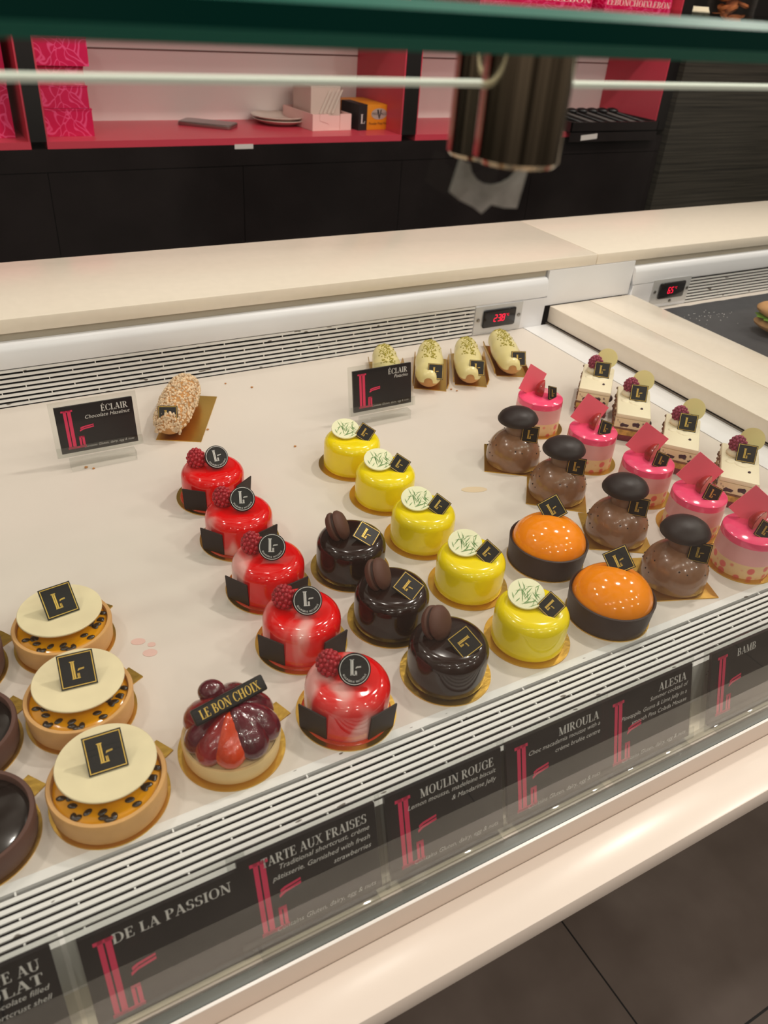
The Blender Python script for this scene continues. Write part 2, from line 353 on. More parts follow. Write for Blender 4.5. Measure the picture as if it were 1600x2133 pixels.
# ------------------------------------------------------------------ lettering
TH, TN = .17, .055
def _v(x, y0, y1, w_): return [(x - w_ / 2, y0), (x + w_ / 2, y0), (x + w_ / 2, y1), (x - w_ / 2, y1)]
def _h(x0, x1, y, w_=TN): return [(x0, y - w_ / 2), (x1, y - w_ / 2), (x1, y + w_ / 2), (x0, y + w_ / 2)]
def _d(x0, y0, x1, y1, w_): return [(x0 - w_ / 2, y0), (x0 + w_ / 2, y0), (x1 + w_ / 2, y1), (x1 - w_ / 2, y1)]
def _a(cx, cy, rx, ry, a0, a1, ts=TH, tt=TN, n=16):
    out = []
    pts = []
    for i in range(n + 1):
        a = math.radians(a0 + (a1 - a0) * i / n); c, s = math.cos(a), math.sin(a); th = tt + (ts - tt) * abs(c) ** 1.5
        pts.append(((cx + rx * c, cy + ry * s), (cx + (rx - th) * c, cy + (ry - max(tt, th * .5)) * s)))
    for i in range(n): out.append([pts[i][0], pts[i + 1][0], pts[i + 1][1], pts[i][1]])
    return out
B_, T_ = TN / 2, 1 - TN / 2
GL = {
 'I': (.38, [_v(.19, 0, 1, TH), _h(.03, .35, T_), _h(.03, .35, B_)]),
 'L': (.64, [_v(.18, 0, 1, TH), _h(.03, .34, T_), _h(.03, .6, B_), _d(.55, 0, .6, .28, TN)]),
 'E': (.68, [_v(.18, 0, 1, TH), _h(.03, .58, T_), _h(.03, .62, B_), _h(.18, .44, .52), _v(.56, .76, 1, TN), _d(.58, 0, .62, .26, TN), _v(.44, .4, .64, TN)]),
 'F': (.62, [_v(.18, 0, 1, TH), _h(.03, .58, T_), _h(.03, .36, B_), _h(.18, .44, .52), _v(.56, .74, 1, TN), _v(.44, .4, .64, TN)]),
 'T': (.68, [_v(.34, 0, 1, TH), _h(.03, .65, T_), _v(.06, .74, 1, TN), _v(.62, .74, 1, TN), _h(.18, .5, B_)]),
 'H': (.86, [_v(.18, 0, 1, TH), _v(.66, 0, 1, TH)] + [_h(a, b, y) for a, b in ((.03, .34), (.5, .82)) for y in (B_, T_)] + [_h(.18, .66, .52)]),
 'N': (.86, [_v(.16, 0, 1, TN), _v(.7, 0, 1, TN), _d(.17, 1, .66, 0, TH), _h(.02, .24, T_), _h(.04, .3, B_), _h(.56, .84, T_)]),
 'M': (1.02, [_v(.16, 0, 1, TN), _v(.82, 0, 1, TH), _d(.18, 1, .48, 0, TH), _d(.8, 1, .5, 0, TN), _h(.02, .26, T_), _h(.04, .3, B_), _h(.72, .98, T_), _h(.68, .98, B_)]),
 'A': (.8, [_d(.12, 0, .38, 1, TN), _d(.64, 0, .38, 1, TH), _h(.2, .58, .33), _h(.01, .25, B_), _h(.48, .79, B_)]),
 'X': (.8, [_d(.64, 0, .16, 1, TH), _d(.14, 0, .62, 1, TN), _h(.02, .32, T_), _h(.48, .76, T_), _h(.02, .28, B_), _h(.48, .79, B_)]),
 'U': (.84, [_v(.18, .3, 1, TH), _v(.68, .3, 1, TN), _h(.03, .34, T_), _h(.54, .82, T_)] + _a(.402, .32, .305, .33, 180, 360)),
 'O': (.86, _a(.43, .5, .38, .51, 0, 360, n=28)),
 'C': (.8, _a(.43, .5, .38, .51, 42, 318, n=22) + [_v(.72, .68, .97, TN), _v(.72, .08, .22, TN)]),
 'G': (.86, _a(.43, .5, .38, .51, 42, 330, n=22) + [_v(.72, .68, .97, TN), _v(.7, .04, .42, TH * .8), _h(.54, .84, .42)]),
 'D': (.86, [_v(.18, 0, 1, TH), _h(.03, .36, T_), _h(.03, .36, B_)] + _a(.34, .5, .46, .5, -90, 90)),
 'P': (.7, [_v(.18, 0, 1, TH), _h(.03, .36, T_), _h(.03, .36, B_), _h(.18, .36, .47)] + _a(.34, .735, .3, .265, -90, 90)),
 'R': (.78, [_v(.18, 0, 1, TH), _h(.03, .36, T_), _h(.03, .34, B_), _h(.18, .36, .49), _d(.66, 0, .36, .5, TH), _h(.58, .78, B_)] + _a(.34, .745, .29, .255, -90, 90)),
 'B': (.74, [_v(.18, 0, 1, TH), _h(.03, .36, T_), _h(.03, .36, B_), _h(.18, .36, .52)] + _a(.34, .76, .28, .24, -90, 90) + _a(.34, .265, .34, .265, -90, 90)),
 'S': (.64, _a(.31, .74, .25, .26, 40, 270) + _a(.31, .27, .27, .27, -140, 90) + [_v(.52, .72, .96, TN), _v(.08, .04, .3, TN)]),
 ' ': (.34, []),
}
GL['É'] = (.68, GL['E'][1] + [_d(.26, 1.06, .42, 1.26, .1)])
def serif(mb, s, h, x, y, align='L', T=None, z=0, width=None):
    tot = sum(GL[c][0] for c in s); k = h
    kx = k if width is None else width / tot
    if align == 'R': x -= tot * kx
    if align == 'C': x -= tot * kx / 2
    for c in s:
        wd, ps = GL[c]
        for p_ in ps: mb.flat([(x + a * kx, y + b * k) for a, b in p_], z, T)
        x += wd * kx
    return mb
def plain(mb, s, size, x, y, align='RIGHT', shear=.0, T=None, z=0, width=None):
    cu = bpy.data.curves.new('txt', 'FONT'); cu.body = s; cu.size = size; cu.shear = shear; cu.align_x = align; cu.resolution_u = 2
    o = bpy.data.objects.new('txt', cu); COL.objects.link(o)
    dg = bpy.context.evaluated_depsgraph_get(); me = bpy.data.meshes.new_from_object(o.evaluated_get(dg))
    k = 1
    if width and len(me.vertices):
        xs = [v.co.x for v in me.vertices]; k = width / (max(xs) - min(xs))
    vs = [(x + v.co.x * k, y + v.co.y, z) for v in me.vertices]; fs = [tuple(p_.vertices) for p_ in me.polygons]
    if vs: mb.add(vs, fs, T)
    bpy.data.objects.remove(o); bpy.data.curves.remove(cu); bpy.data.meshes.remove(me)
    return mb
def logo(mb, h, x=0, y=0, T=None, z=0, kx=1.0):
    # double-barred capital L with a short second upright and a flying dash
    P_ = [[(0, 0), (.6, 0), (.6, .05), (0, .05)], [(.03, 0), (.13, 0), (.13, 1), (.03, 1)], [(.165, 0), (.28, 0), (.28, 1), (.165, 1)],
          [(-.04, .955), (.34, .955), (.34, 1), (-.04, 1)], [(.40, 0), (.47, 0), (.47, .3), (.40, .3)], [(.50, 0), (.58, 0), (.58, .3), (.50, .3)], [(.40, .26), (.58, .26), (.58, .3), (.40, .3)],
          [(.47, .42), (.60, .46), (.95, .49), (.95, .525), (.60, .495), (.47, .46)], [(.50, .475), (.62, .51), (.95, .54), (.95, .57), (.60, .545), (.50, .52)]]
    for p_ in P_: mb.flat([(x + a * h * kx, y + b * h) for a, b in p_], z, T)
    return mb
def arc_text(mb, s, r, a0, a1, size, T=None, z=0):
    n = len(s)
    for i, c in enumerate(s):
        if c == ' ': continue
        a = a0 + (a1 - a0) * i / (n - 1)
        plain(mb, c, size, 0, 0, 'CENTER', T=(T or Matrix()) @ T3(r * math.cos(math.radians(a)), r * math.sin(math.radians(a)), z, 0, 0, a + 90))
    return mb

# ================================================================== SETTING
fl = MB().box(-2.5, 4.5, -2.2, 2.7, -.95, -.90).build('floor', M['floor']); struct(fl)
wl = MB().box(-2.5, 4.5, 2.62, 2.70, -.90, 1.9).build('wall_back', M['black_matte']); struct(wl)

# ================================================================== DISPLAY CASE
def grille_x(mb_s, mb_d, x0, x1, flatY=None):
    pass
case = thing('pastry_display_case', 'long white refrigerated pastry display case with slatted vents along its front and back', 'display case', (.2, .7, -.9))
def P(mb, name, m_, parent=case, **kw):
    o = mb.build(name, m_, parent, **kw)
    if parent is not None:
        o.matrix_parent_inverse = Matrix.Translation(tuple(-c for c in root_loc(parent)))
    return o
def root_loc(o):
    v = Vector((0, 0, 0))
    while o is not None: v += o.location; o = o.parent
    return v
X0, X1 = -.55, .956
P(MB().box(X0, .8995, .354, 1.038, -.02, 0), 'deck', M['deck'])
P(MB().box(.9005, .9535, .354, 1.038, -.02, .0005), 'white_side_strip', M['strip'])
P(MB().box(X0, 2.6, .60, 1.26, -.9, -.13), 'base_cabinet', M['black_matte'])
P(MB().box(X0, X1, .25, 1.06, -.105, -.095), 'tray_underside', M['enamel'])
# front vent: flat bars over a dark slot
P(MB().box(X0, X1, .301, .3535, -.035, -.020), 'vent_cavity', M['slot'])
fg = MB().box(X0, X1, .3465, .354, -.012, 0).box(X0, X1, .2985, .3025, -.057, 0)
for k in range(7):
    y = .3425 - k * .0058; fg.box(X0, X1, y - .0033, y, -.0012, 0)
k = 0; x = X0
while x < X1:
    x += .034; k += 1; q = k % 3
    for j in range(q, 8, 3): fg.box(x, x + .0012, .3465 - j * .0058 - .003, .3465 - j * .0058 + .0005, -.003, -.0008)
P(fg, 'front_vent_grille', M['slat'])
P(MB().box(X0, X1, .2640, .2985, -.062, -.057), 'sign_gutter', M['gutter'])
# back panel with rounded lip and slatted vent
bp_ = MB()
prof = [(1.038, .0525), (1.038, .074), (1.0395, .080), (1.043, .084), (1.05, .0855), (1.06, .0855), (1.06, .0525)]
def extr(mb, prof, x0, x1):
    n = len(prof); vs = [(x0, y, z) for y, z in prof] + [(x1, y, z) for y, z in prof]
    return mb.add(vs, [tuple(range(n)), tuple(range(2 * n - 1, n - 1, -1))] + [(i, i + n, (i + 1) % n + n, (i + 1) % n) for i in range(n)])
extr(bp_, prof, X0, .940)
bp_.box(.7895, .940, 1.038, 1.06, 0, .0525)
P(bp_, 'back_panel', M['enamel'], bevel=.0012)
P(MB().box(X0, .789, 1.052, 1.06, 0, .0525), 'back_vent_cavity', M['slot'])
bg = MB()
for k in range(8):
    z = .0015 + k * .0066; bg.box(X0, .789, 1.0383, 1.0396, z, z + .0036)
k = 0; x = X0
while x < .78:
    x += .03; k += 1
    for j in range(k % 3, 7, 3): bg.box(x, x + .0012, 1.0385, 1.0405, .004 + j * .0066, .009 + j * .0066)
P(bg, 'back_vent_grille', M['slat'])
SEG = {'2': 'abged', '3': 'abgcd', '8': 'abcdefg', '6': 'afgedc', '5': 'afgcd'}
def digit(mb, c, x, y, h, T):
    wd = h * .52; t = h * .11; sh = lambda a, b: (x + a + b * .12, y + b)
    S = {'a': ((t, h - t), (wd - t, h)), 'd': ((t, 0), (wd - t, t)), 'g': ((t, h / 2 - t / 2), (wd - t, h / 2 + t / 2)),
         'f': ((0, h / 2 + t * .3), (t, h - t * .4)), 'b': ((wd - t, h / 2 + t * .3), (wd, h - t * .4)), 'e': ((0, t * .4), (t, h / 2 - t * .3)), 'c': ((wd - t, t * .4), (wd, h / 2 - t * .3))}
    for s in SEG[c]:
        (a, b), (a2, b2) = S[s]; mb.flat([sh(a, b), sh(a2, b), sh(a2, b2), sh(a, b2)], 0, T)
def controller(parent, x0, x1, z0, z1, txt, third):
    Y = 1.038
    pl = P(MB().box(x0, x1, Y - .0016, Y - .0002, z0, z1), 'temperature_controller', M['plate_metal'], parent, bevel=.0004)
    cx, cz = (x0 + x1) / 2, (z0 + z1) / 2 + .002
    b = MB().box(cx - .034, cx + .034, Y - .0065, Y - .0016, cz - .0155, cz + .0155).build('display_bezel', M['screen'], pl, bevel=.003)
    d = MB(); T = T3(cx - .014, Y - .0068, cz - .0055, 90)
    x = 0
    for c in txt:
        if c == '.': d.flat([(x - .0015, 0), (x - .0003, 0), (x - .0003, .0012), (x - .0015, .0012)], 0, T); continue
        digit(d, c, x, 0, .0125, T); x += .0082
    plain(d, '°C', .006, x + .0012, .008, 'LEFT', T=T)
    o = d.build('red_digits', M['led'], pl)
    for sx_, sz_ in [(x0 + .007, cz - .001), (x1 - .0065, cz - .001)] + ([(cx + .004, z0 + .0035)] if third else []):
        o = MB().lathe([(0, 0), (.0032, 0), (.0032, .0014), (.002, .002), (0, .002)], 16, T3(sx_, Y - .0016, sz_, 90)).build('screw', M['screw'], pl)
controller(case, .7895, .889, .0025, .0505, '23.8', False)
# grey strip at right end of left case, its colour standing for a shadow gap
P(MB().box(.9538, .9553, .2640, 1.043, -.05, .0025), 'shadow_gap_strip', M['shadowgap'])

# neighbouring case
case2 = thing('sandwich_display_case', 'neighbouring white display case showing 6.5 on its red temperature readout', 'display case', (1.8, .7, -.9))
P(MB().box(1.1525, 2.6, .354, 1.038, -.02, 0), 'deck', M['deck'], case2)
bp_ = MB(); extr(bp_, prof, 1.1475, 2.6); bp_.box(1.1475, 1.3035, 1.038, 1.06, 0, .0525)
P(bp_, 'back_panel', M['enamel'], case2, bevel=.0012)
P(MB().box(1.304, 2.6, 1.052, 1.06, 0, .0525), 'back_vent_cavity', M['slot'], case2)
bg = MB()
for k in range(8):
    z = .0015 + k * .0062; bg.box(1.304, 2.6, 1.0383, 1.0396, z, z + .0034)
P(bg, 'back_vent_grille', M['slat'], case2)
controller(case2, 1.2015, 1.302, .0075, .056, '6.5', True)

# stone slabs between and behind the cases
tag(MB().box(.9555, 1.0482, .262, 1.042, .004, .033).build('divider_slab', M['stone'], bevel=.0015), 'cream stone divider slab bordering the cake display, with a chipped left edge', 'stone slab', 'divider slabs')
tag(MB().box(1.0490, 1.152, .262, 1.042, .004, .033).build('divider_slab', M['stone'], bevel=.0010), 'cream stone divider slab bordering the dark slate with the sandwich', 'stone slab', 'divider slabs')
tag(MB().box(.9436, 1.1465, 1.0445, 1.062, .0332, .0958).build('filler_panel', M['enamel']), 'square white filler panel between the two case backs', 'panel')
tag(MB().box(-.6, 1.0492, 1.0455, 1.277, .096, .1155).build('service_counter', M['stone'], bevel=.0018), 'long cream stone worktop behind the case showing 23.8', 'worktop', 'rear worktops')
tag(MB().box(1.0500, 2.7, 1.0455, 1.277, .096, .1155).build('service_counter', M['stone'], bevel=.0018), 'cream stone worktop behind the case showing 6.5', 'worktop', 'rear worktops')
P(MB().box(X0, .9400, 1.050, 1.058, .0856, .0958), 'gap_tone_strip', M['gapstrip'])  # added strip whose tone stands for the dim gap under the worktop
P(MB().box(1.1475, 2.6, 1.050, 1.058, .0856, .0958), 'gap_tone_strip', M['gapstrip'], case2)

# customer side: sill, track, glass
tag(MB().box(-.6, 2.6, .2055, .2495, -.107, -.083).build('front_sill', M['stone_sill'], bevel=.0012), 'cream stone sill running along the front below the glass', 'sill')
tr = thing('glass_track', 'pale metal track holding the foot of the front glass', 'track', (1, .255, -.083))
P(MB().box(-.6, 2.6, .2497, .2515, -.0945, -.0585), 'track_face', M['track'], tr)
P(MB().box(-.6, 2.6, .2497, .2519, -.0585, -.0575), 'track_lip', M['trackedge'], tr)
P(MB().box(-.6, 2.6, .262, .2635, -.0945, -.0583), 'track_rear', M['track'], tr)
gp = thing('front_glass_pane', 'upright clear front glass pane between the sill and the green-edged top glass', 'glass pane', (1, .256, -.058))
P(MB().box(-.6, 2.6, .2522, .2602, -.0575, .4702), 'pane', M['glass'], gp)
P(MB().box(-.6, 2.6, .2521, .2603, .4702, .4718), 'polished_top_edge', M['paneedge'], gp)
P(MB().box(-.6, 2.6, .2524, .2600, -.090, -.0577), 'glass_foot', M['basegasket'], gp)
gs = thing('glass_shelf', 'thick horizontal top glass with a dark green edge across the top of view', 'glass shelf', (1, .26, .4836))
P(MB().box(-.6, 2.6, .2085, .33, .4838, .4954), 'shelf_glass', M['glassbody'], gs)
P(MB().box(-.6, 2.6, .2062, .2085, .4872, .4932), 'dark_edge', M['glassedge'], gs)
P(MB().add([(x, y, z) for x in (-.6, 2.6) for y, z in ((.2062, .4872), (.2085, .4836), (.2085, .4872))], [(0, 1, 4, 3), (1, 2, 5, 4), (0, 3, 5, 2), (0, 2, 1), (3, 4, 5)]), 'lower_arris', M['arris'], gs)
P(MB().add([(x, y, z) for x in (-.6, 2.6) for y, z in ((.2062, .4932), (.2085, .4956), (.2085, .4932))], [(0, 1, 4, 3), (1, 2, 5, 4), (0, 3, 5, 2), (0, 2, 1), (3, 4, 5)]), 'upper_arris', M['arris'], gs)
gc = thing('glass_clamp_post', 'shiny steel cylinder clamp between the front pane and the top glass', 'clamp', (.182, .228, .45))
P(MB().lathe([(0, .4505), (.013, .4505), (.0145, .452), (.0145, .4834), (0, .4834)], 48, T3(.182, .2285, 0)), 'outer_cylinder', M['chrome'], gc)
P(MB().lathe([(0, .443), (.0125, .443), (.0138, .4445), (.0138, .4834), (0, .4834)], 48, T3(.203, .277, 0)), 'inner_cylinder', M['chrome'], gc)
pd = []
for x, z in ((.1725, .4365), (.178, .433), (.184, .4305), (.188, .4280), (.192, .4310), (.198, .4295), (.2045, .4290), (.2075, .446), (.2055, .4475)): pd.append((x, z))
for k in range(9):
    a = math.radians(-10 - 160 * k / 8); pd.append((.1915 + .0118 * math.cos(a), .4475 + .0095 * math.sin(a)))  # half-round notch shapes the post's reflection into the pad
pd.append((.1755, .4475))
P(MB().prism(pd, 0, .0006, Matrix(((1, 0, 0, 0), (0, 0, 1, .2515), (0, 1, 0, 0), (0, 0, 0, 1)))), 'silicone_pad', M['pad'], gc)

# ================================================================== BACK SHELVING
YC = 2.1275
su = thing('shelving_unit', 'black and pink open shelving unit with black cupboard doors behind the counter', 'shelving unit', (1, 2.3, -.9))
for xa, xb in ((-.725, -.685), (.278, .3135), (1.2725, 1.3185), (2.2705, 2.315)):
    P(MB().box(xa, xb, YC, 2.43, .126, 1.2), 'upright', M['black_matte'], su)
for xa, xb in ((-.685, .278), (.3135, 1.2725), (1.3185, 2.2705)):
    P(MB().box(xa, xb, YC + .001, 2.43, .110, .1258), 'shelf_board', M['pink_lam'], su)
    P(MB().box(xa, xb, YC + .001, 2.43, .438, .458), 'shelf_board', M['pink_lam'], su)
    P(MB().box(xa, xa + .004, YC + .002, 2.41, .1258, .438), 'side_lining', M['pink_lam'], su)
    P(MB().box(xb - .004, xb, YC + .002, 2.41, .1258, .438), 'side_lining', M['pink_lam'], su)
    P(MB().box(xb - .004, xb, YC + .002, 2.41, .458, .9), 'side_lining', M['pink_lam'], su)
    bk = P(MB().box(xa + .004, xb - .004, 2.41, 2.43, .1258, .438), 'back_lining', M['pink_back'], su)
    g = MB().box(xa + .004, xb - .004, 2.408, 2.41, .2935, .297).build('groove', M['groove'], bk)
    P(MB().box(xa, xb, 2.41, 2.43, .458, 1.2), 'upper_back_lining', M['black_matte'], su)
P(MB().box(-.725, 2.315, YC, 2.43, .0595, .1098), 'fascia', M['black_gloss'], su)
P(MB().box(-.725, 2.315, YC + .012, 2.43, -.9, .058), 'carcass', M['black_matte'], su)
for i, (xa, xb) in enumerate(((-.68, -.19), (-.187, .3035), (.3055, .7915), (.7935, 1.279), (1.281, 1.767), (1.769, 2.314))):
    P(MB().box(xa, xb, YC, YC + .012, -.82, .0575), 'cupboard_door', M['black_gloss'], su)

tcb = thing('tall_cabinet', 'dark wood grain cabinet right of the shelving unit', 'cabinet', (2.8, 2.3, -.9))
P(MB().box(2.318, 3.6, 2.105, 2.60, -.9, .4575), 'body', M['darkwood'], tcb)
P(MB().box(2.872, 2.90, 2.09, 2.105, .07, .10), 'handle', M['brass'], tcb, bevel=.003)
# things on top of it
c = MB().box(-.036, .036, -.001, .001, 0, .030, T3(2.395, 2.16, .4592, -35, 0, -8)).build('standing_card', M['card_white'])
tag(c, 'small blank white card leaning back on top of the dark cabinet', 'card')
jar = thing('biscuit_tub', 'clear plastic tub of biscuits on top of the dark cabinet', 'tub', (2.56, 2.19, .4577))
MB().lathe([(0, .001), (.078, .001), (.084, .12), (.082, .12), (.076, .003), (0, .003)], 40).build('tub', M['cup'], jar)
MB().lathe([(0, .12), (.087, .12), (.087, .135), (0, .135)], 40).build('lid', M['cup'], jar)
random.seed(11)
for k in range(16):
    a = random.uniform(0, 2 * PI); r = random.uniform(.0, .05)
    MB().lathe([(0, -.006), (.018, -.006), (.022, 0), (.018, .006), (0, .006)], 20, T3(r * math.cos(a), r * math.sin(a), .024 + .016 * (k // 3), random.uniform(-40, 40), random.uniform(-40, 40))).build('biscuit', M['biscuit'], jar)

# fuchsia boxes
def fbox(name, label, x0, x1, y0, y1, z0, z1, m_='fuchsia', lid=True, group='fuchsia patterned cartons', letters=None):
    t = thing(name, label, 'box', ((x0 + x1) / 2, (y0 + y1) / 2, z0), 0, group)
    sx, sy, h = (x1 - x0), (y1 - y0), z1 - z0
    MB().box(-sx / 2 + .001, sx / 2 - .001, -sy / 2 + .001, sy / 2 - .001, 0, h * .93).build('carton', M[m_], t)
    MB().box(-sx / 2, sx / 2, -sy / 2, sy / 2, h * .93, h - .0006).build('lid', M[m_], t)
    if letters:
        b = MB(); serif(b, letters, .018, -sx / 2 + .006, .012, 'L', T3(0, -sy / 2 - .0004, 0, 90), width=sx - .012)
        b.build('lettering', M['carton'], t)
        MB().box(-sx / 2, sx / 2, -sy / 2 - .0004, -sy / 2, 0, .004).build('pale_band', M['carton'], t)
    return t
fbox('patterned_carton', 'fuchsia patterned carton at the bottom of the stack right of the black upright', .325, .437, 2.19, 2.40, .126, .187)
fbox('patterned_carton', 'fuchsia patterned carton second from bottom of the stack right of the black upright', .323, .433, 2.19, 2.40, .1872, .236)
fbox('patterned_carton', 'fuchsia patterned carton with dented lid, third up in the stack right of the black upright', .325, .430, 2.195, 2.40, .2362, .276)
fbox('patterned_carton', 'fuchsia patterned carton topmost in the stack right of the black upright', .322, .443, 2.185, 2.40, .2762, .338)
fbox('patterned_carton', 'large fuchsia patterned carton at the left edge, lower of its pair', .08, .255, 2.18, 2.40, .126, .243)
fbox('patterned_carton', 'large fuchsia patterned carton at the left edge, upper of its pair', .07, .257, 2.18, 2.40, .2432, .345)
fbox('lettered_carton', 'pink carton printed with repeated capitals on the upper shelf, left one', 1.5, 1.905, 2.14, 2.38, .4582, .56, 'fuchsia', group='pink lettered cartons', letters='LEBONCHOIXLEBON')
fbox('lettered_carton', 'pink carton printed with repeated capitals on the upper shelf beside the red side panel', 1.955, 2.232, 2.14, 2.38, .4582, .56, 'fuchsia', group='pink lettered cartons', letters='LEBONCHOIXLEBON')

# phone
ph = thing('smartphone', 'smartphone in a clear bumper case lying on the pink shelf', 'phone', (.765, 2.315, .1262), math.radians(-38))
def rrect(sx, sy, r, n=5):
    out = []
    for cx, cy, a0 in ((sx / 2 - r, sy / 2 - r, 0), (-sx / 2 + r, sy / 2 - r, 90), (-sx / 2 + r, -sy / 2 + r, 180), (sx / 2 - r, -sy / 2 + r, 270)):
        for k in range(n + 1):
            a = math.radians(a0 + 90 * k / n); out.append((cx + r * math.cos(a), cy + r * math.sin(a)))
    return out
MB().prism(rrect(.150, .075, .012), 0, .0095).build('case', M['phonecase'], ph, bevel=.0015)
MB().prism(rrect(.144, .069, .009), .0096, .0102).build('screen', M['phone'], ph)
# plates
for k in range(2):
    o = MB().lathe([(0, .004), (.05, .004), (.078, .0165), (.0795, .0175), (.0785, .0185), (.05, .0075), (0, .0075)], 56).build('plate', M['porcelain'])
    o.location = (.985 - .004 * k, 2.335, .1232 + .0085 * k)
    tag(o, ['white porcelain side plate, lower of the pair on the pink shelf', 'white porcelain side plate, upper of the pair on the pink shelf'][k], 'plate', 'plates on the shelf')
# clear cup behind the plates
o = MB().lathe([(0, .003), (.03, .003), (.05, .12), (.0485, .12), (.0285, .005), (0, .005)], 40).build('clear_cup', M['cup']); o.location = (1.02, 2.395 - .05, .123 + .0)
o.location = (1.035, 2.352, .1262 + .035); bpy.data.objects.remove(o)
# carton tray with wrapped paper
ct = thing('carton_tray', 'pale pink folded card tray holding wrapped white paper bags', 'tray', (1.085, 2.30, .1262), math.radians(4))
MB().box(-.0625, .0625, -.09, .09, 0, .002).build('base', M['carton'], ct)
MB().box(-.0625, -.0605, -.09, .09, .002, .042).box(.0605, .0625, -.09, .09, .002, .042).box(-.06, .06, .088, .09, .002, .042).build('walls', M['carton'], ct)
MB().box(-.0605, -.012, -.09, -.088, .002, .042).box(.026, .0605, -.09, -.088, .002, .042).box(-.06, .06, -.0878, -.086, .002, .038).prism([(-.04, .026), (-.012, .018), (-.012, .042), (-.04, .042)], 0, .0006, T3(0, -.0904, 0, 90)).build('front_flap', M['carton'], ct)
pb = thing('paper_bag_bundle', 'bundle of white paper bags in plastic wrap standing in the pink card tray', 'paper bags', (1.085, 2.31, .1285), math.radians(4))
MB().box(-.045, .05, -.055, .05, 0, .105).build('bags', M['paper'], pb)
MB().box(-.047, .052, -.058, .052, -.0002, .109).build('wrap', M['film'], pb)
st = MB()
for k in range(4): st.flat([(-.02 + .013 * k, .035), (-.013 + .013 * k, .035), (.018 + .013 * k, .095), (.012 + .013 * k, .095)], 0, T3(0, -.0585, 0, 90))
st.build('wrap_crease', M['porcelain'], pb)
# glove box
gb = thing('glove_box', 'amber and black box of disposable gloves at the right end of the pink shelf', 'box', (1.218, 2.285, .126), math.radians(5))
MB().box(-.052, .056, -.075, .07, 0, .066).build('carton', M['yellowbox'], gb, bevel=.001)
MB().box(-.0523, -.024, -.0755, .02, .0003, .0668).build('black_band', M['blackink'], gb)
b = MB(); serif(b, 'L', .024, -.046, .018, 'L', T3(0, -.0760, 0, 90)); b.build('size_letter', M['label'], gb)
b = MB(); b.flat([(.017 + .027 * math.cos(2 * PI * k / 32), .042 + .0145 * math.sin(2 * PI * k / 32)) for k in range(32)], 0, T3(0, -.0757, 0, 90)); b.build('oval_badge', M['silver'], gb)
b = MB(); T = T3(0, -.0760, 0, 90)
plain(b, 'MAX', .0105, .0125, .039, 'RIGHT', T=T, width=.019); plain(b, 'ALU', .0105, .0225, .039, 'LEFT', T=T, width=.019)
b.flat([(.009, .053), (.015, .053), (.018, .036), (.021, .053), (.025, .053), (.0195, .0295), (.0165, .0295)], 0, T)
plain(b, 'Powder Free Vinyl', .010, .0165, .014, 'CENTER', T=T, width=.066)
b.build('lettering', M['blackink'], gb)
# labels on fascia
for (x0, x1, z0, z1, lb) in ((.771, .822, .1000, .1115, 'small white label strip below the phone and plates'), ):
    t = thing('shelf_label', lb, 'label', ((x0 + x1) / 2, YC - .0006, z0))
    MB().box(-(x1 - x0) / 2, (x1 - x0) / 2, -.0004, .0004, 0, z1 - z0).build('paper', M['label'], t)
# third bay: pens standing, marker on wall, cutlery tray
def pen(name, label, m_, a, b_, r=.004):
    o = MB().sweep([a, b_], r, 10).build(name, M[m_]); tag(o, label, 'pen', 'pens in the third bay'); return o
pen('pen', 'orange pen leaning in the corner of the pink bay beside the glove box bay', 'pen_orange', (1.335, 2.27, .1310), (1.358, 2.30, .225), .005)
pen('pen', 'blue pen leaning in the pink bay beside the orange pen', 'pen_blue', (1.346, 2.27, .131), (1.372, 2.31, .246), .004)
pen('pen', 'grey pen sticking up and right above the orange and blue pens', 'pen_grey', (1.352, 2.28, .232), (1.425, 2.31, .268), .004)
mk = thing('marker', 'striped red, black and yellow marker hanging on the pale back of the right bay', 'marker', (2.0, 2.395, .258))
MB().sweep([(-.003, 0, 0), (-.001, 0, .02)], .006, 10).build('red_end', M['pink_lam'], mk)
MB().sweep([(-.001, 0, .02), (0, 0, .036)], .006, 10).build('black_band', M['blackink'], mk)
MB().sweep([(0, 0, .036), (.002, 0, .052)], .006, 10).build('yellow_band', M['pen_yellow'], mk)
MB().sweep([(.002, 0, .052), (.003, 0, .066)], .006, 10).build('cap', M['blackink'], mk)
tx = thing('utensil_tray', 'low black tray of utensils overhanging the shelf at the right', 'tray', (2.07, 2.21, .1262))
MB().box(-.19, .19, -.105, .12, 0, .004).build('base', M['black_matte'], tx)
MB().box(-.19, -.186, -.105, .12, .004, .030).box(.186, .19, -.105, .12, .004, .030).box(-.19, .19, -.105, -.101, -.0275, .030).box(-.186, .186, .116, .12, .004, .030).build('rim', M['black_gloss'], tx)
lbm = thing('tray_label', 'small white label strip on the black front of the utensil tray', 'label', (1.961, 2.1043, .1050))
MB().box(-.034, .034, -.0004, .0004, 0, .0155, T3(0, 0, 0, 0, -4)).build('paper', M['label'], lbm)
for k in range(7):
    x = 1.92 + .045 * k
    t = thing('serving_tong', ['black handled serving utensil leftmost in the black tray', 'black handled serving utensil second from left in the black tray', 'black handled serving utensil third from left in the black tray', 'black handled serving utensil middle of the black tray', 'black handled serving utensil third from right in the black tray', 'black handled serving utensil second from right in the black tray', 'black handled serving utensil rightmost in the black tray'][k], 'utensil', (x, 2.2, .148), math.radians(32), 'utensils in the black tray')
    MB().sweep([(0, -.075, 0), (0, .03, .018)], [.005, .004], 8).build('shaft', M['pen_dark'] if k % 2 else M['knob'], t)
    MB().ball((0, .045, .022), (.016, .022, .009), 12, 8).build('handle', M['knob'], t)

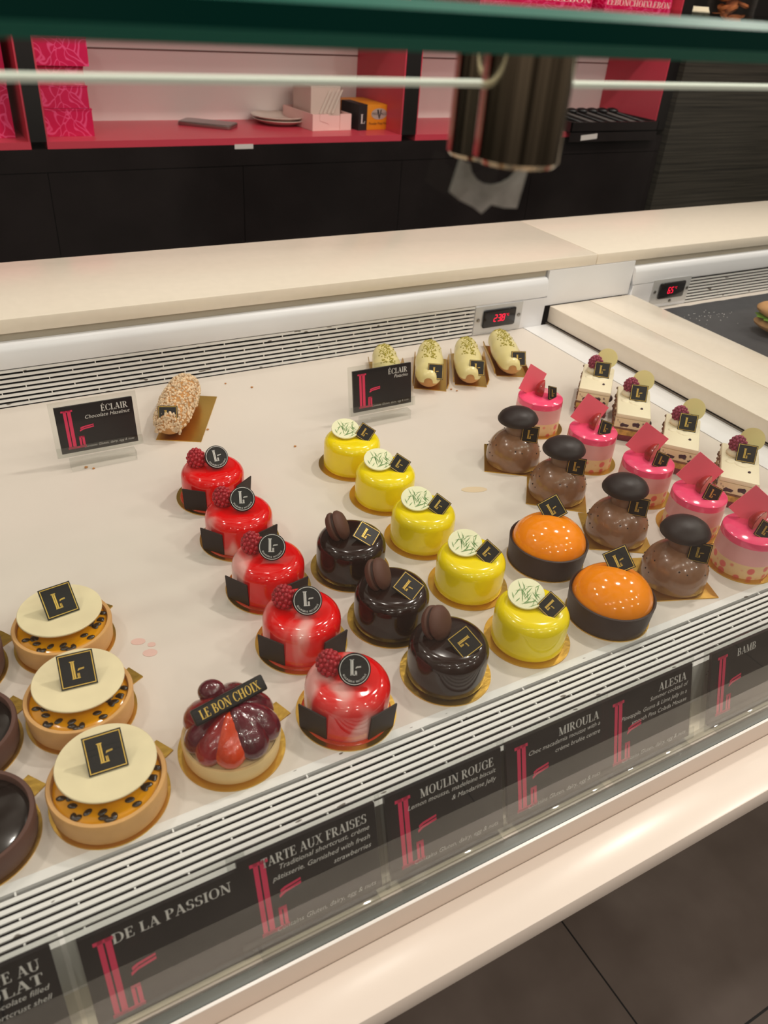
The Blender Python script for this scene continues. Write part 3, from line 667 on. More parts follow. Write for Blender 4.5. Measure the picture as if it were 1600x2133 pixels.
# slate with a sandwich in the neighbouring case
sl = MB()
pts = []
random.seed(5)
for k in range(40): pts.append((1.165 + .75 * k / 39, 1.006 + random.uniform(-.0012, .0012)))
pts += [(1.915, .52), (1.165, .52)]
sl.prism(pts, .0005, .009)
tag(sl.build('slate_board', M['slate']), 'dark grey slate serving board in the neighbouring case', 'slate board')
fk = MB(); random.seed(9)
for k in range(46):
    t_ = random.random(); x = 1.19 + .14 * t_ + random.gauss(0, .012); y = .955 - .02 * t_ + random.gauss(0, .02); r = random.uniform(.0004, .0013)
    fk.ball((x, y, .0094), (r, r, .0005), 6, 4)
o = fk.build('flour_dusting', M['flour']); tag(o, 'scatter of white flour specks on the slate board', 'flour'); o['kind'] = 'stuff'
bn = thing('sandwich_roll', 'floury bread roll with green lettuce on the slate board', 'sandwich', (1.350, .806, .009), math.radians(-50))
nb = lambda d: 1 + .03 * math.sin(7 * d[0] + 2) * math.sin(6 * d[1])
MB().ball((0, 0, .016), (.085, .045, .017), 32, 16, fn=nb).build('lower_bread', M['bread'], bn)
MB().ball((0, 0, .041), (.087, .046, .021), 32, 16, fn=nb).build('upper_bread', M['bread'], bn)
MB().ball((0, 0, .029), (.086, .049, .005), 40, 8, fn=lambda d: 1 + .05 * math.sin(17 * math.atan2(d[1], d[0]))).build('lettuce', M['lettuce'], bn)

# ================================================================== PRICE SIGNS
def sign(name, label, W, Hh, lean, x, y, z, lines, head_h, body=(), foot=True, group=None, drop=0, deck=False, rz=0, headw=None):
    t = thing(name, label, 'price sign', (x, y, z), rz, group)
    T = Matrix.Rotation(math.radians(90 - lean), 4, 'X')
    m_ = .0055
    hb = MB()
    hb.box(-W / 2 - m_, W / 2 + m_, -m_ if deck else -.004, Hh + (m_ if deck else .004 + drop), -.0046, -.0032, T)
    hb.box(-W / 2 - m_, W / 2 + m_, -.004, .008, .0004, .0014, T)
    hb.build('acrylic_holder', M['acrylic'], t)
    if deck: MB().box(-W / 2 * .86, W / 2 * .86, -.0125, -.0008, -.0005 - z, .0125 - z).build('acrylic_foot', M['acrylic'], t, bevel=.0008)
    else: MB().box(-W / 2 * .9, W / 2 * .9, -.010, .006, -.0045, -.0012).build('acrylic_foot', M['acrylic'], t, bevel=.0006)
    cd = MB().box(-W / 2, W / 2, 0, Hh, -.003, 0, T).build('card', M['card'], t)
    e = .0003
    b = MB(); logo(b, Hh * .84, -W / 2 + W * .09, Hh * .08, T, e, .72 if deck else .54); b.build('logo', M['pinkprint'], cd)
    b = MB(); yy = Hh * .93
    for s in lines:
        yy -= head_h; serif(b, s, head_h, W / 2 - W * .07 if s != 'BAMB' else -W * .17, yy, 'R' if s != 'BAMB' else 'L', T, e, width=(headw or {}).get(s)); yy -= head_h * .35
    b.build('heading', M['whiteprint'], cd)
    if body:
        b = MB(); yy -= head_h * .45
        for s in body: plain(b, s, head_h * (.84 if deck else .74), W / 2 - W * .06, yy, 'RIGHT', .3, T, e); yy -= head_h * .98
        b.build('small_print', M['whiteprint'], cd)
    if foot:
        b = MB(); plain(b, 'Contains Gluten, dairy, egg & nuts', Hh * .075, W / 2 - W * .05, Hh * .07, 'RIGHT', .3, T, e)
        b.build('allergen_line', M['whiteprint'], cd)
    return t
sign('price_sign', 'black eclair sign on the deck reading Chocolate Hazelnut', .087, .0555, 8, .1335, .8586, .0180, ['ÉCLAIR'], .0075, ['Chocolate Hazelnut'], True, 'eclair signs', deck=True)
sign('price_sign', 'black eclair sign on the deck reading Pistachio', .088, .0555, 10, .4965, .8268, .0180, ['ÉCLAIR'], .0072, ['Pistachio'], True, 'eclair signs', deck=True)
FS = [(-.0765, 'black front sign reading TARTE AU CHOCOLAT', ['TARTE AU', 'CHOCOLAT'], ['Chocolate filled', 'shortcrust shell'], 0, {'CHOCOLAT': .068}),
      (.0395, 'black front sign reading DE LA PASSION', ['DE LA PASSION'], [], .006, {'DE LA PASSION': .076}),
      (.1400, 'black front sign reading TARTE AUX FRAISES', ['TARTE AUX FRAISES'], ['Traditional shortcrust, crème', 'pâtisserie. Garnished with fresh', 'strawberries'], 0, {'TARTE AUX FRAISES': .079}),
      (.2500, 'black front sign reading MOULIN ROUGE', ['MOULIN ROUGE'], ['Lemon mousse, madeleine biscuit', '& Mandarine Jelly'], 0, {'MOULIN ROUGE': .066}),
      (.3570, 'black front sign reading MIROULA', ['MIROULA'], ['Choc macadamia mousse with a', 'crème brulée centre'], 0, {'MIROULA': .043}),
      (.4590, 'black front sign reading ALESIA', ['ALESIA'], ['Summer cocktail of', 'Pineapple, Guava & Lime Jelly in a', 'smooth Pina Colada Mousse'], 0, {'ALESIA': .034}),
      (.5860, 'black front sign reading BAMB at the right edge', ['BAMB'], [], 0, None)]
for (x, lb, ln, bd, dr, hw) in FS:
    sign('front_price_sign', lb, .102, .0745, 17, x, .2685 - dr * .3, -.0525 - dr, ln, .0078, bd, dr == 0 and bool(bd), 'signs along the front glass', drop=dr, headw=hw)

# ================================================================== SHARED CAKE BITS
def az(x, y): return -math.atan2(x, y)
def disc_prof(r, h, b=.0004): return [(0, 0), (r, 0), (r, h), (0, h)]
def board_round(t, r, tab=None):
    b = MB().lathe(disc_prof(r, .0012), 56)
    if tab: b.box(r - .006, r + .013, -.0085, .0085, .0001, .0011, T3(0, 0, 0, 0, 0, tab))
    return b.build('gold_board', M['gold'], t)
def board_rect(t, sx, sy, rz=0, T=None):
    return MB().cbox(sx, sy, .0012, (T or T3(0, 0, .0006, 0, 0, rz))).build('gold_board', M['gold'], t)
def plaque(t, s, T, th=.0016, name='chocolate_plaque'):
    o = MB().cbox(s, s, th, T).build(name, M['plaque'], t)
    b = MB(); z = th / 2 + .00025; k = s / 2
    for a, w_ in ((.93, .05),):
        for q in range(4):
            b.flat([(-k * a, -k * a), (k * a, -k * a), (k * (a - w_), -k * (a - w_)), (-k * (a - w_), -k * (a - w_))], z, T @ T3(0, 0, 0, 0, 0, 90 * q))
    logo(b, s * .52, -s * .16, -s * .26, T, z, .72)
    b.build('gold_print', M['goldprint'], o); return o
def fib(n):
    for i in range(n):
        y = 1 - 2 * (i + .5) / n; r = math.sqrt(1 - y * y); a = i * 2.399963; yield (r * math.cos(a), r * math.sin(a), y)
def raspberry(t, T, s=1.0, m_='rasp', name='raspberry'):
    b = MB()
    b.ball((0, 0, 0), (.0078 * s, .0078 * s, .0092 * s), 14, 9, T)
    for d in fib(64):
        wd = 1 - .22 * max(0, d[2])
        b.ball((d[0] * .0080 * s * wd, d[1] * .0080 * s * wd, d[2] * .0094 * s), .0019 * s, 7, 5, T)
    return b.build(name, M[m_], t, smooth=180)
def cake_prof(r, h, f, foot=.0):
    out = [(0, .0012), (r - .0008 + foot, .0012), (r + foot, .003), (r, .006), (r, h - f)]
    for k in range(1, 7):
        a = PI / 2 * k / 6; out.append((r - f + f * math.cos(a), h - f + f * math.sin(a)))
    out += [((r - f) * .5, h + .0004), (0, h + .0006)]; return out

# ------------------------------------------------------------------ raspberry mirror cakes
RED = [(.2194, .3884), (.2197, .4777), (.2221, .5608), (.2252, .6476), (.2275, .7355)]
RL = ['red glazed cake nearest the front vent, with a wide pale pink patch and raspberry', 'red glazed raspberry cake second from the front, one pale streak down its front', 'red glazed raspberry cake in the middle of the red row, pale left shoulder', 'red glazed raspberry cake second from the back, just behind the middle one', 'red glazed raspberry cake farthest back in the red row']
RC = [(.31, .56), (.12, .52), (.77, .53), (.45, .42), (.63, .36)]
t = thing('raspberry_cake', RL[0], 'cake', (RED[0][0], RED[0][1], 0), az(*RED[0]), 'red raspberry cakes')
board_round(t, .0412)
body = MB().lathe(cake_prof(.0345, .0395, .011), 64).build('glazed_body', M['redglaze'], t); body.color = (RC[0][0], RC[0][1], 0, 1)
MB().lathe([(.0335, .0013), (.0372, .0013), (.0365, .0022), (.0345, .0026)], 48).build('glaze_puddle', M['berryorange'], t)
raspberry(t, T3(-.0158, .005, .0490, 8, -6), 1.15)
TM = T3(.0045, -.0040, .0520, 50, 0, 6)
md = MB().lathe([(0, -.0014), (.0118, -.0014), (.0128, -.0006), (.0128, .0012), (.0120, .0018), (.0114, .0018), (.0112, .0012), (0, .0012)], 48, TM).build('chocolate_medallion', M['plaque'], t)
b = MB()
for r0, r1 in ((.0113, .0118),):
    for k in range(48):
        a, a2 = 2 * PI * k / 48, 2 * PI * (k + 1) / 48
        b.flat([(r0 * math.cos(a), r0 * math.sin(a)), (r1 * math.cos(a), r1 * math.sin(a)), (r1 * math.cos(a2), r1 * math.sin(a2)), (r0 * math.cos(a2), r0 * math.sin(a2))], .0021, TM)
logo(b, .0125, -.0034, -.0046, TM, .0016, .72)
arc_text(b, 'BOULANGERIE PATISSERIE', .0101, 205, 335, .0021, TM, .0016)
b.build('white_print', M['whiteprint'], md)
for a, nrm, lean in ((226, 240, 5), (322, 310, 4)):
    MB().cbox(.0255, .0012, .0270, T3(.0368 * math.cos(math.radians(a)), .0368 * math.sin(math.radians(a)), .0152, 0, 0, nrm + 90) @ T3(0, 0, 0, lean)).build('chocolate_square', M['choc'], t)
red0 = t
for i in range(1, 5):
    r = dup(red0, (RED[i][0], RED[i][1], 0), az(*RED[i]) + math.radians([0, 0, -8, -4, 10][i]), RL[i])
    kids(r, 'glazed_body')[0].color = (RC[i][0], RC[i][1], 0, 1)

# ------------------------------------------------------------------ yellow cakes
YEL = [(.4105, .3945), (.4035, .4825), (.4020, .5699), (.4045, .6573), (.4027, .7367)]
YL = ['yellow glazed cake nearest the front vent, white chocolate disc with green lines', 'yellow glazed cake second from the front, left of the nearer orange tarts', 'yellow glazed cake in the middle of the yellow row, right of the rearmost chocolate cake', 'yellow glazed cake second from the back of the yellow row', 'yellow glazed cake farthest back, in front of the Pistachio sign']
t = thing('yellow_glazed_cake', YL[0], 'cake', (YEL[0][0], YEL[0][1], 0), az(*YEL[0]), 'yellow glazed cakes')
board_round(t, .0400)
MB().lathe(cake_prof(.0340, .0400, .0105), 64).build('glazed_body', M['yellow'], t)
MB().lathe(disc_prof(.0105, .006), 32, T3(-.009, .004, .0392, 8)).build('yellow_button', M['yellow'], t)
TD = T3(-.009, .004, .0465, 17, 0, 0)
b = MB(); random.seed(77)
for k in range(46):
    a = random.uniform(0, 2 * PI); r = .0145 * math.sqrt(random.random()); x, y = r * math.cos(a), r * math.sin(a); an = random.choice([.6, 1.1, 1.5, 2.0, 2.5]) + random.uniform(-.25, .25); l = random.uniform(.003, .0065); wd = random.uniform(.00022, .00045)
    P1, P2 = (x - l * math.cos(an), y - l * math.sin(an)), (x + l * math.cos(an), y + l * math.sin(an))
    if max(math.hypot(*P1), math.hypot(*P2)) > .0162: continue
    nx, ny = -math.sin(an) * wd, math.cos(an) * wd
    b.flat([P1, (x + nx, y + ny), P2, (x - nx, y - ny)], .00245, TD)
gl_ = b
MB().lathe([(0, 0), (.0163, 0), (.0168, .0008), (.0165, .0020), (0, .0022)], 44, TD).build('lined_disc', M['whitelines'], t)
gl_.build('green_streaks', M['greenline'], t.children[-1])
plaque(t, .0190, T3(.0145, -.0035, .0465, 46, 0, 0) @ T3(0, 0, 0, 0, 0, -32))
yel0 = t
for i in range(1, 5): dup(yel0, (YEL[i][0], YEL[i][1], 0), az(*YEL[i]) + math.radians([0, -3, 2, 5, 3][i]), YL[i])

# ------------------------------------------------------------------ chocolate cakes
CHO = [(.3175, .3905), (.3072, .471), (.3086, .5558)]
CL = ['glossy dark chocolate cake with macaron, nearest the front vent', 'glossy dark chocolate cake with macaron, middle of the three', 'glossy dark chocolate cake with macaron, farthest back of the three']
t = thing('chocolate_glazed_cake', CL[0], 'cake', (CHO[0][0], CHO[0][1], 0), az(*CHO[0]), 'dark chocolate cakes')
board_round(t, .0400)
MB().lathe(cake_prof(.0345, .0405, .011), 64).build('glazed_body', M['choc_glaze'], t)
Tm = T3(-.0135, .0055, .0495, 0, 62, -18)
sh = [(0, 0), (.0138, 0), (.0152, .0012), (.0150, .0036), (.0122, .0066), (.007, .0082), (0, .0087)]
mc = MB().lathe([(0, -.0012), (.0136, -.0012), (.0136, .0012), (0, .0012)], 36, Tm).build('macaron', M['ganache'], t)
MB().lathe([(r, z + .0011) for r, z in sh], 36, Tm).build('macaron_shell', M['macaron'], mc)
MB().lathe([(r, -z - .0011) for r, z in sh], 36, Tm).build('macaron_shell', M['macaron'], mc)
plaque(t, .0225, T3(.0125, -.0080, .0450, 24, 10, 0) @ T3(0, 0, 0, 0, 0, -36))
cho0 = t
for i in range(1, 3): dup(cho0, (CHO[i][0], CHO[i][1], 0), az(*CHO[i]) + math.radians([0, 12, 18][i]), CL[i])

# ------------------------------------------------------------------ orange domed tarts
ORA = [(.5042, .3885), (.5037, .4841)]
OL = ['orange domed tart in a dark chocolate ring, nearer the front vent', 'orange domed tart in a dark chocolate ring, behind the other one']
t = thing('orange_dome_tart', OL[0], 'tart', (ORA[0][0], ORA[0][1], 0), az(*ORA[0]), 'orange dome tarts')
board_round(t, .0405)
MB().lathe([(.0, .0012), (.0392, .0012), (.0400, .010), (.0412, .0265), (.0396, .0270), (.0385, .024), (0, .020)], 64).build('chocolate_ring', M['choc_shell'], t)
dp = [(.0386, .0235)]
for k in range(1, 13):
    a = PI / 2 * k / 12; dp.append((.0384 * math.cos(a) ** .9 if k < 12 else 0, .0235 + .0255 * math.sin(a)))
MB().lathe(dp, 64).build('orange_glaze_dome', M['orange'], t)
plaque(t, .0235, T3(-.003, .0155, .0535, 52, 0, 0) @ T3(0, 0, 0, 0, 0, 40))
ora0 = t
dup(ora0, (ORA[1][0], ORA[1][1], 0), az(*ORA[1]) + math.radians(3), OL[1])

# ------------------------------------------------------------------ milk chocolate domes
DOM = [(.6063, .4019), (.6075, .4891), (.5999, .5827), (.5962, .6660)]
DL = ['milk chocolate dome cake with a dark cap, nearest the front vent', 'milk chocolate dome cake with a dark cap, right of the rear orange tart', 'milk chocolate dome cake with a dark cap, second from the back', 'milk chocolate dome cake with a dark cap, farthest back, square gold board in full view']
t = thing('mousse_dome_cake', DL[0], 'cake', (DOM[0][0], DOM[0][1], 0), math.radians(-50), 'milk chocolate dome cakes')
board_rect(t, .070, .070, 30)
dp = [(0, .0012), (.0330, .0012), (.0338, .0025), (.0336, .011)]
for k in range(1, 15):
    a = PI / 2 * k / 14; dp.append((.0336 * math.cos(a) ** .88 if k < 14 else 0, .011 + .0325 * math.sin(a)))
bd = MB().lathe(dp, 64).build('mousse_dome', M['mousse'], t)
sp = MB(); random.seed(21)
for k in range(26):
    a = random.uniform(0, 2 * PI); e = random.uniform(.1, .95); ce = math.cos(e) ** .85
    sp.ball((.0336 * ce * math.cos(a), .0336 * ce * math.sin(a), .011 + .0325 * math.sin(e)), random.uniform(.0005, .0011), 6, 4)
sp.build('dark_flecks', M['choc_shell'], t)
MB().lathe([(0, .038), (.0136, .038), (.0148, .0425), (.0150, .0495), (.0136, .0545), (0, .0560)], 40, T3(.001, .002, 0)).build('chocolate_button', M['mousse2'], t)
cp = [(0, -.0012), (.019, -.0010), (.0236, 0), (.0238, .0014), (.0212, .0066), (.0165, .0105), (.009, .0133), (0, .0142)]
MB().lathe(cp, 44, T3(-.0015, .003, .0575, 5, -4, 0), 1.05, .97).build('chocolate_cap', M['cap'], t)
plaque(t, .0205, T3(.0160, -.0125, .0475, 76, 0, 4))
dom0 = t
for i in range(1, 4):
    r = dup(dom0, (DOM[i][0], DOM[i][1], 0), math.radians([0, -48, -45, -41][i]), DL[i])
    kids(r, 'gold_board')[0].rotation_euler = (0, 0, math.radians([0, -13, -24, -24][i]))

# ------------------------------------------------------------------ pink strawberry cakes
PNK = [(.6967, .3898), (.6990, .4640), (.6971, .5413), (.6875, .6283), (.6840, .7303)]
PL = ['pink strawberry cake nearest the front vent at the right edge', 'pink strawberry cake second from the front, behind the nearest brown dome', 'pink strawberry cake in the middle of the pink row', 'pink strawberry cake second from the back, before the rearmost berry cake slices', 'pink strawberry cake farthest back, beside the rightmost pistachio eclair']
t = thing('strawberry_mousse_cake', PL[0], 'cake', (PNK[0][0], PNK[0][1], 0), az(*PNK[0]), 'pink strawberry cakes')
board_round(t, .0370, None)
MB().lathe([(0, .0012), (.0308, .0012), (.0308, .018), (0, .018)], 56).build('dotted_sponge', M['dotted'], t)
MB().lathe([(0, .018), (.0308, .018), (.0304, .038), (0, .038)], 56).build('mousse', M['pinkmousse'], t)
MB().lathe([(0, .038), (.0304, .038), (.0305, .042), (.0300, .0452), (.0285, .0464), (0, .0468)], 56).build('pink_glaze', M['pinkglaze'], t)
MB().cbox(.036, .0014, .036, T3(-.006, .0165, .0610, -8, 0, 14) @ T3(0, 0, 0, 0, 32, 0)).build('pink_chocolate_square', M['pinkchoc'], t)
def teardrop(L, r, n=9):
    out = []
    for k in range(n + 1):
        a = PI * k / n; out.append((r * math.sin(a) * (1.0 + .25 * math.cos(a)), -L / 2 * math.cos(a)))
    return out
def half_berry(mb, L, r, T, n=20):
    prof = teardrop(L, r); k = len(prof); vs = []; fs = []
    for i in range(n + 1):
        a = PI * i / n
        for rr, z in prof: vs.append((rr * math.cos(a), rr * math.sin(a), z))
    for i in range(n):
        for q in range(k - 1): fs.append((i * k + q, (i + 1) * k + q, (i + 1) * k + q + 1, i * k + q + 1))
    mb.add(vs, fs, T); face = [(rr, z) for rr, z in prof] + [(-rr, z) for rr, z in prof[-2:0:-1]]
    return [(x, 0, z) for x, z in face]
Tb = T3(.004, .004, .0545, -12, 10, 0) @ T3(0, 0, 0, 0, 0, 66)
b = MB(); face = half_berry(b, .024, .0105, Tb); sb_ = b.build('strawberry_half', M['berryskin'], t, smooth=180)
MB().add([(x * .98, -.0003, z * .98) for x, y, z in face], [tuple(range(len(face)))], Tb).build('cut_face', M['berryflesh'], sb_)
plaque(t, .0180, T3(.0120, -.0080, .0525, 64, 0, 28) @ T3(0, 0, 0, 0, 0, -24))
pnk0 = t
for i in range(1, 5): dup(pnk0, (PNK[i][0], PNK[i][1], 0), az(*PNK[i]) + math.radians([0, 4, 8, 14, 34][i]), PL[i])

# ------------------------------------------------------------------ berry cream slices
SLI = [(.8115, .5000), (.8055, .5885), (.8080, .6790), (.8130, .7590)]
SL_ = ['berry cream cake slice nearest the viewer, at the right edge', 'berry cream cake slice second from the front, fewest berries on its face', 'berry cream cake slice second from the back, a dark berry bulging from its side', 'berry cream cake slice farthest back, beside the white side strip']
t = thing('berry_cake_slice', SL_[0], 'cake slice', (SLI[0][0], SLI[0][1], 0), math.radians(-50), 'berry cream slices')
w2, l2 = .0215, .046
for nm, z0, z1, m_, e in (('raspberry_base', .0006, .0085, 'sponge_red', .0004), ('sponge_layer', .0085, .0165, 'sponge', 0), ('crust_line', .0165, .0195, 'crust', .0002), ('berry_cream', .0195, .033, 'berrycream', .0003), ('cream_top', .033, .0395, 'creamtop', .0008)):
    bx = MB(); bx.box(-w2 - e, w2 + e, -l2 - e, l2, z0, z1); bx.build(nm, M[m_], t, bevel=.0022 if nm == 'cream_top' else .0004)
b = MB(); random.seed(31)
for k in range(60): b.ball((-w2 - .0004, random.uniform(-l2 + .004, l2), random.uniform(.006, .036)), random.uniform(.001, .0024), 6, 4)
b.build('nut_coating', M['crust'], t)
b = MB()
for k in range(9): b.ball((-.012 + .003 * k, -.004 + .004 * math.sin(k), .0395), (.006, .005, .0016), 10, 6)
b.ball((-.004, .018, .042), (.014, .011, .006), 18, 10); b.build('cream_swirl', M['creamtop'], t)
for (x, y, z, r) in ((.0213, -.030, .024, .0055), (.010, -.022, .0398, .0018)):
    MB().ball((x, y, z), r, 14, 10).build('dark_berry', M['blueberry'], t)
for (x, z, rx, rz) in ((-.010, .0235, .0060, .0028), (.006, .0265, .0050, .0034), (.0155, .0220, .0036, .0022)):
    MB().ball((x, -l2, z), (rx, .0012, rz), 14, 8, fn=lambda d: 1 + .18 * math.sin(5 * d[0] + x * 900) + .12 * math.sin(7 * d[2])).build('dark_berry', M['blueberry'], t)
raspberry(t, T3(-.007, .020, .0535, 20), 1.15, 'raspd')
MB().lathe([(0, 0), (.0145, 0), (.0145, .002), (0, .002)], 36, T3(.008, .029, .0590, 66, 6, -8)).build('white_chocolate_disc', M['whitechoc'], t)
plaque(t, .0225, T3(.0040, .0055, .0500, 56, -2, 2))
sli0 = t
for i in range(1, 4): dup(sli0, (SLI[i][0], SLI[i][1], 0), math.radians([0, -49, -44, -46][i]), SL_[i])

# ------------------------------------------------------------------ eclairs
def capsule(mb, L, r, rz, z, n=28, m_=28, fn=None, T=None, half=None):
    vs = []; fs = []
    for i in range(n + 1):
        a = PI * i / n; y = -L / 2 * math.cos(a)
        s = (math.sin(a)) ** .42 if 0 < i < n else 0
        for j in range(m_):
            ph = 2 * PI * j / m_; k = fn(y, ph) if fn else 1
            zz = math.sin(ph)
            vs.append((r * s * math.cos(ph) * k, y, z + rz * s * zz * k * (.75 if zz < 0 else 1)))
    for i in range(n):
        for j in range(m_): fs.append((i * m_ + j, i * m_ + (j + 1) % m_, (i + 1) * m_ + (j + 1) % m_, (i + 1) * m_ + j))
    return mb.add(vs, fs, T)
ECL = [((.6980, .9200), -31), ((.7740, .9270), -26), ((.6340, .9300), -33), ((.5640, .9360), -24)]
EL = ['pistachio eclair third from left, in the row before the back vent', 'pistachio eclair rightmost, below the temperature readout', 'pistachio eclair second from left, right of the Pistachio sign', 'pistachio eclair leftmost, partly hidden behind the Pistachio sign']
t = thing('pistachio_eclair', EL[0], 'eclair', (ECL[0][0][0], ECL[0][0][1], 0), math.radians(ECL[0][1]), 'pistachio eclairs')
MB().cbox(.048, .118, .0010, T3(.004, .004, .0006)).box(.024, .0252, -.050, .060, .001, .014, T3(.004, .004, 0, 0, 12)).box(-.0252, -.024, -.050, .060, .001, .014, T3(.004, .004, 0, 0, -12)).build('gold_tray', M['gold'], t)
wob = lambda y, ph: 1 + .025 * math.sin(y * 130 + 1) + .012 * math.sin(5 * ph + y * 60)
capsule(MB(), .132, .0205, .0200, .0175, fn=wob).build('choux_bun', M['choux'], t)
def top_icing(mb):
    vs = []; fs = []; n, m_ = 26, 20
    for i in range(n + 1):
        a = PI * (.02 + .96 * i / n); y = -.132 / 2 * math.cos(a); s = math.sin(a) ** .42
        for j in range(m_ + 1):
            lo = -.1 + .10 * math.sin(y * 110); ph = lo + (PI - 2 * lo) * j / m_; k = wob(y, ph) * 1.035
            vs.append((.0205 * s * math.cos(ph) * k, y * 1.005, .0175 + .0200 * s * math.sin(ph) * k))
    for i in range(n):
        for j in range(m_): q = i * (m_ + 1) + j; fs.append((q, q + 1, q + m_ + 2, q + m_ + 1))
    return mb.add(vs, fs)
top_icing(MB()).build('icing', M['icing'], t, smooth=180)
b = MB(); random.seed(41)
for k in range(150):
    y = random.uniform(-.022, .060); ph = PI / 2 + random.gauss(0, .28); s = (math.sin(math.acos(max(-1, min(1, -y * 2 / .132))))) ** .42; k_ = wob(y, ph) * 1.04
    r = random.uniform(.0006, .0016); b.ball((.0205 * s * math.cos(ph) * k_, y, .0175 + .0200 * s * math.sin(ph) * k_), (r, r * 1.2, r * .8), 5, 4)
b.build('chopped_pistachio', M['pistachio'], t, smooth=20)
plaque(t, .0225, T3(.009, -.0570, .0310, 58, 0, 4))
ecl0 = t
for i in range(1, 4): dup(ecl0, (ECL[i][0][0], ECL[i][0][1], 0), math.radians(ECL[i][1]), EL[i])

t = thing('hazelnut_eclair', 'hazelnut eclair coated in sugared nuts right of the Chocolate Hazelnut sign', 'eclair', (.2480, .9330, 0), math.radians(-28))
MB().cbox(.056, .128, .0010, T3(.012, .000, .0006)).build('gold_board', M['gold'], t)
capsule(MB(), .134, .0225, .0215, .0185, fn=wob).build('choux_bun', M['choux'], t)
b = MB(); random.seed(42)
for k in range(900):
    y = random.uniform(-.0655, .067); ph = random.uniform(-.15, PI + .15); s = (math.sin(math.acos(max(-1, min(1, -y * 2 / .134))))) ** .42; k_ = wob(y, ph) * 1.02
    r = random.uniform(.0010, .0021); b.ball((.0225 * s * math.cos(ph) * k_, y, .0185 + .0215 * s * math.sin(ph) * k_), (r, r * 1.3, r), 5, 4)
for k in range(150):
    q = math.sqrt(random.random()); ph = random.uniform(-.5, PI + .5); r = random.uniform(.0010, .0019)
    b.ball((.0165 * q * math.cos(ph), -.0668 + .0022 * q * q, .0185 + .0160 * q * math.sin(ph)), (r, r, r), 5, 4)
o = b.build('chopped_nuts', M['nut'], t, smooth=20)
plaque(t, .0235, T3(.000, -.0580, .0325, 58, 0, 6))

# ------------------------------------------------------------------ passion fruit tarts
PAS = [(.0311, .3900), (.0300, .4774), (.0343, .5650)]
PT = ['passion fruit tart nearest the front vent, under a cream chocolate disc', 'passion fruit tart in the middle of its row, under a cream chocolate disc', 'passion fruit tart farthest back in its row, under a cream chocolate disc']
t = thing('passion_fruit_tart', PT[0], 'tart', (PAS[0][0], PAS[0][1], 0), az(*PAS[0]), 'passion fruit tarts')
board_round(t, .0418, 35)
def shell(t, r, h, wall, m_, fz, mf, nm):
    MB().lathe([(0, .0012), (r - .002, .0012), (r - .0012, .003), (r, h - .0015), (r - .0008, h), (r - wall + .0006, h), (r - wall, h - .001), (r - wall, fz - .003), (0, fz - .003)], 64).build('pastry_shell', M[m_], t)
    MB().lathe([(0, fz + .0006), (r - wall - .004, fz + .0003), (r - wall - .0002, fz - .0012), (r - wall - .0002, fz - .0025), (0, fz - .0025)], 56).build(nm, M[mf], t)
shell(t, .0408, .0225, .0040, 'shortcrust', .0195, 'passion', 'passion_filling')
random.seed(51)
for k in range(26):
    a = random.uniform(190, 372) if k < 21 else random.uniform(0, 360); r = random.uniform(.021, .034); rd = math.radians(a)
    MB().ball((0, 0, 0), (.0034, .0022, .0011), 12, 6, T3(r * math.cos(rd), r * math.sin(rd), .0203, 0, 0, random.uniform(0, 180))).build('passion_seed', M['seed'], t)
MB().lathe(disc_prof(.012, .0103), 24, T3(.001, .006, .019)).build('cream_dot', M['custard'], t)
cd = MB().lathe([(0, 0), (.0340, 0), (.0345, .0006), (.0345, .0016), (.0340, .0021), (0, .0021)], 64, T3(.0015, .0065, .0295, -1, 0, 0)).build('chocolate_disc', M['whitedisc'], t)
plaque(t, .0265, T3(.0020, .0060, .0415, 44, 0, 2))
pas0 = t
for i in range(1, 3): dup(pas0, (PAS[i][0], PAS[i][1], 0), az(*PAS[i]) + math.radians([0, -4, 9][i]), PT[i])

# ------------------------------------------------------------------ chocolate tarts at the left edge
KT = [(-.0565, .3950), (-.0555, .4800), (-.0545, .5640)]
KL = ['dark chocolate tart cut by the left edge, nearest the front vent', 'dark chocolate tart cut by the left edge, second from the front', 'chocolate tart beyond the left edge with only its gold tab showing']
t = thing('chocolate_tart', KL[0], 'tart', (KT[0][0], KT[0][1], 0), az(*KT[0]), 'dark chocolate tarts')
board_round(t, .0418, 28)
shell(t, .0408, .0230, .0040, 'choccrust', .0185, 'darkfill', 'ganache_filling')
MB().ball((-.010, .006, .0205), (.017, .017, .010), 28, 16).build('chocolate_dome', M['mousse2'], t)
kt0 = t
for i in range(1, 3): dup(kt0, (KT[i][0], KT[i][1], 0), az(*KT[i]), KL[i])

# ------------------------------------------------------------------ strawberry tart
t = thing('strawberry_tart', 'strawberry tart topped with glazed fruit and a chocolate bar lettered LE BON CHOIX', 'tart', (.1239, .3944, 0), az(.1239, .3944))
board_round(t, .0410, 38)
shell(t, .0375, .0170, .0035, 'shortcrust2', .0165, 'custard', 'custard_filling')
def berry(nm, m_, L, r, ang, r0, z0, r1, z1, fl=.8):
    a = math.radians(ang); A = Vector((r0 * math.cos(a), r0 * math.sin(a), z0)); B = Vector((r1 * math.cos(a + .15), r1 * math.sin(a + .15), z1))
    ax = (B - A).normalized(); sd = Vector((0, 0, 1)).cross(ax).normalized(); nn = ax.cross(sd)
    T = Matrix.Translation((A + B) / 2) @ Matrix((sd, nn, ax)).transposed().to_4x4()
    MB().lathe(teardrop(L, r, 14), 28, T, 1, fl).build(nm, M[m_], t, smooth=180, jitter=.00022)
berry('strawberry', 'berryorange', .041, .0125, 266, .0325, .0195, .006, .0420, .75)
berry('strawberry', 'berrydeep', .041, .0120, 232, .0315, .0195, .007, .0400, .8)
berry('strawberry', 'berrydark', .042, .0140, 306, .0310, .0200, .006, .0430, .8)
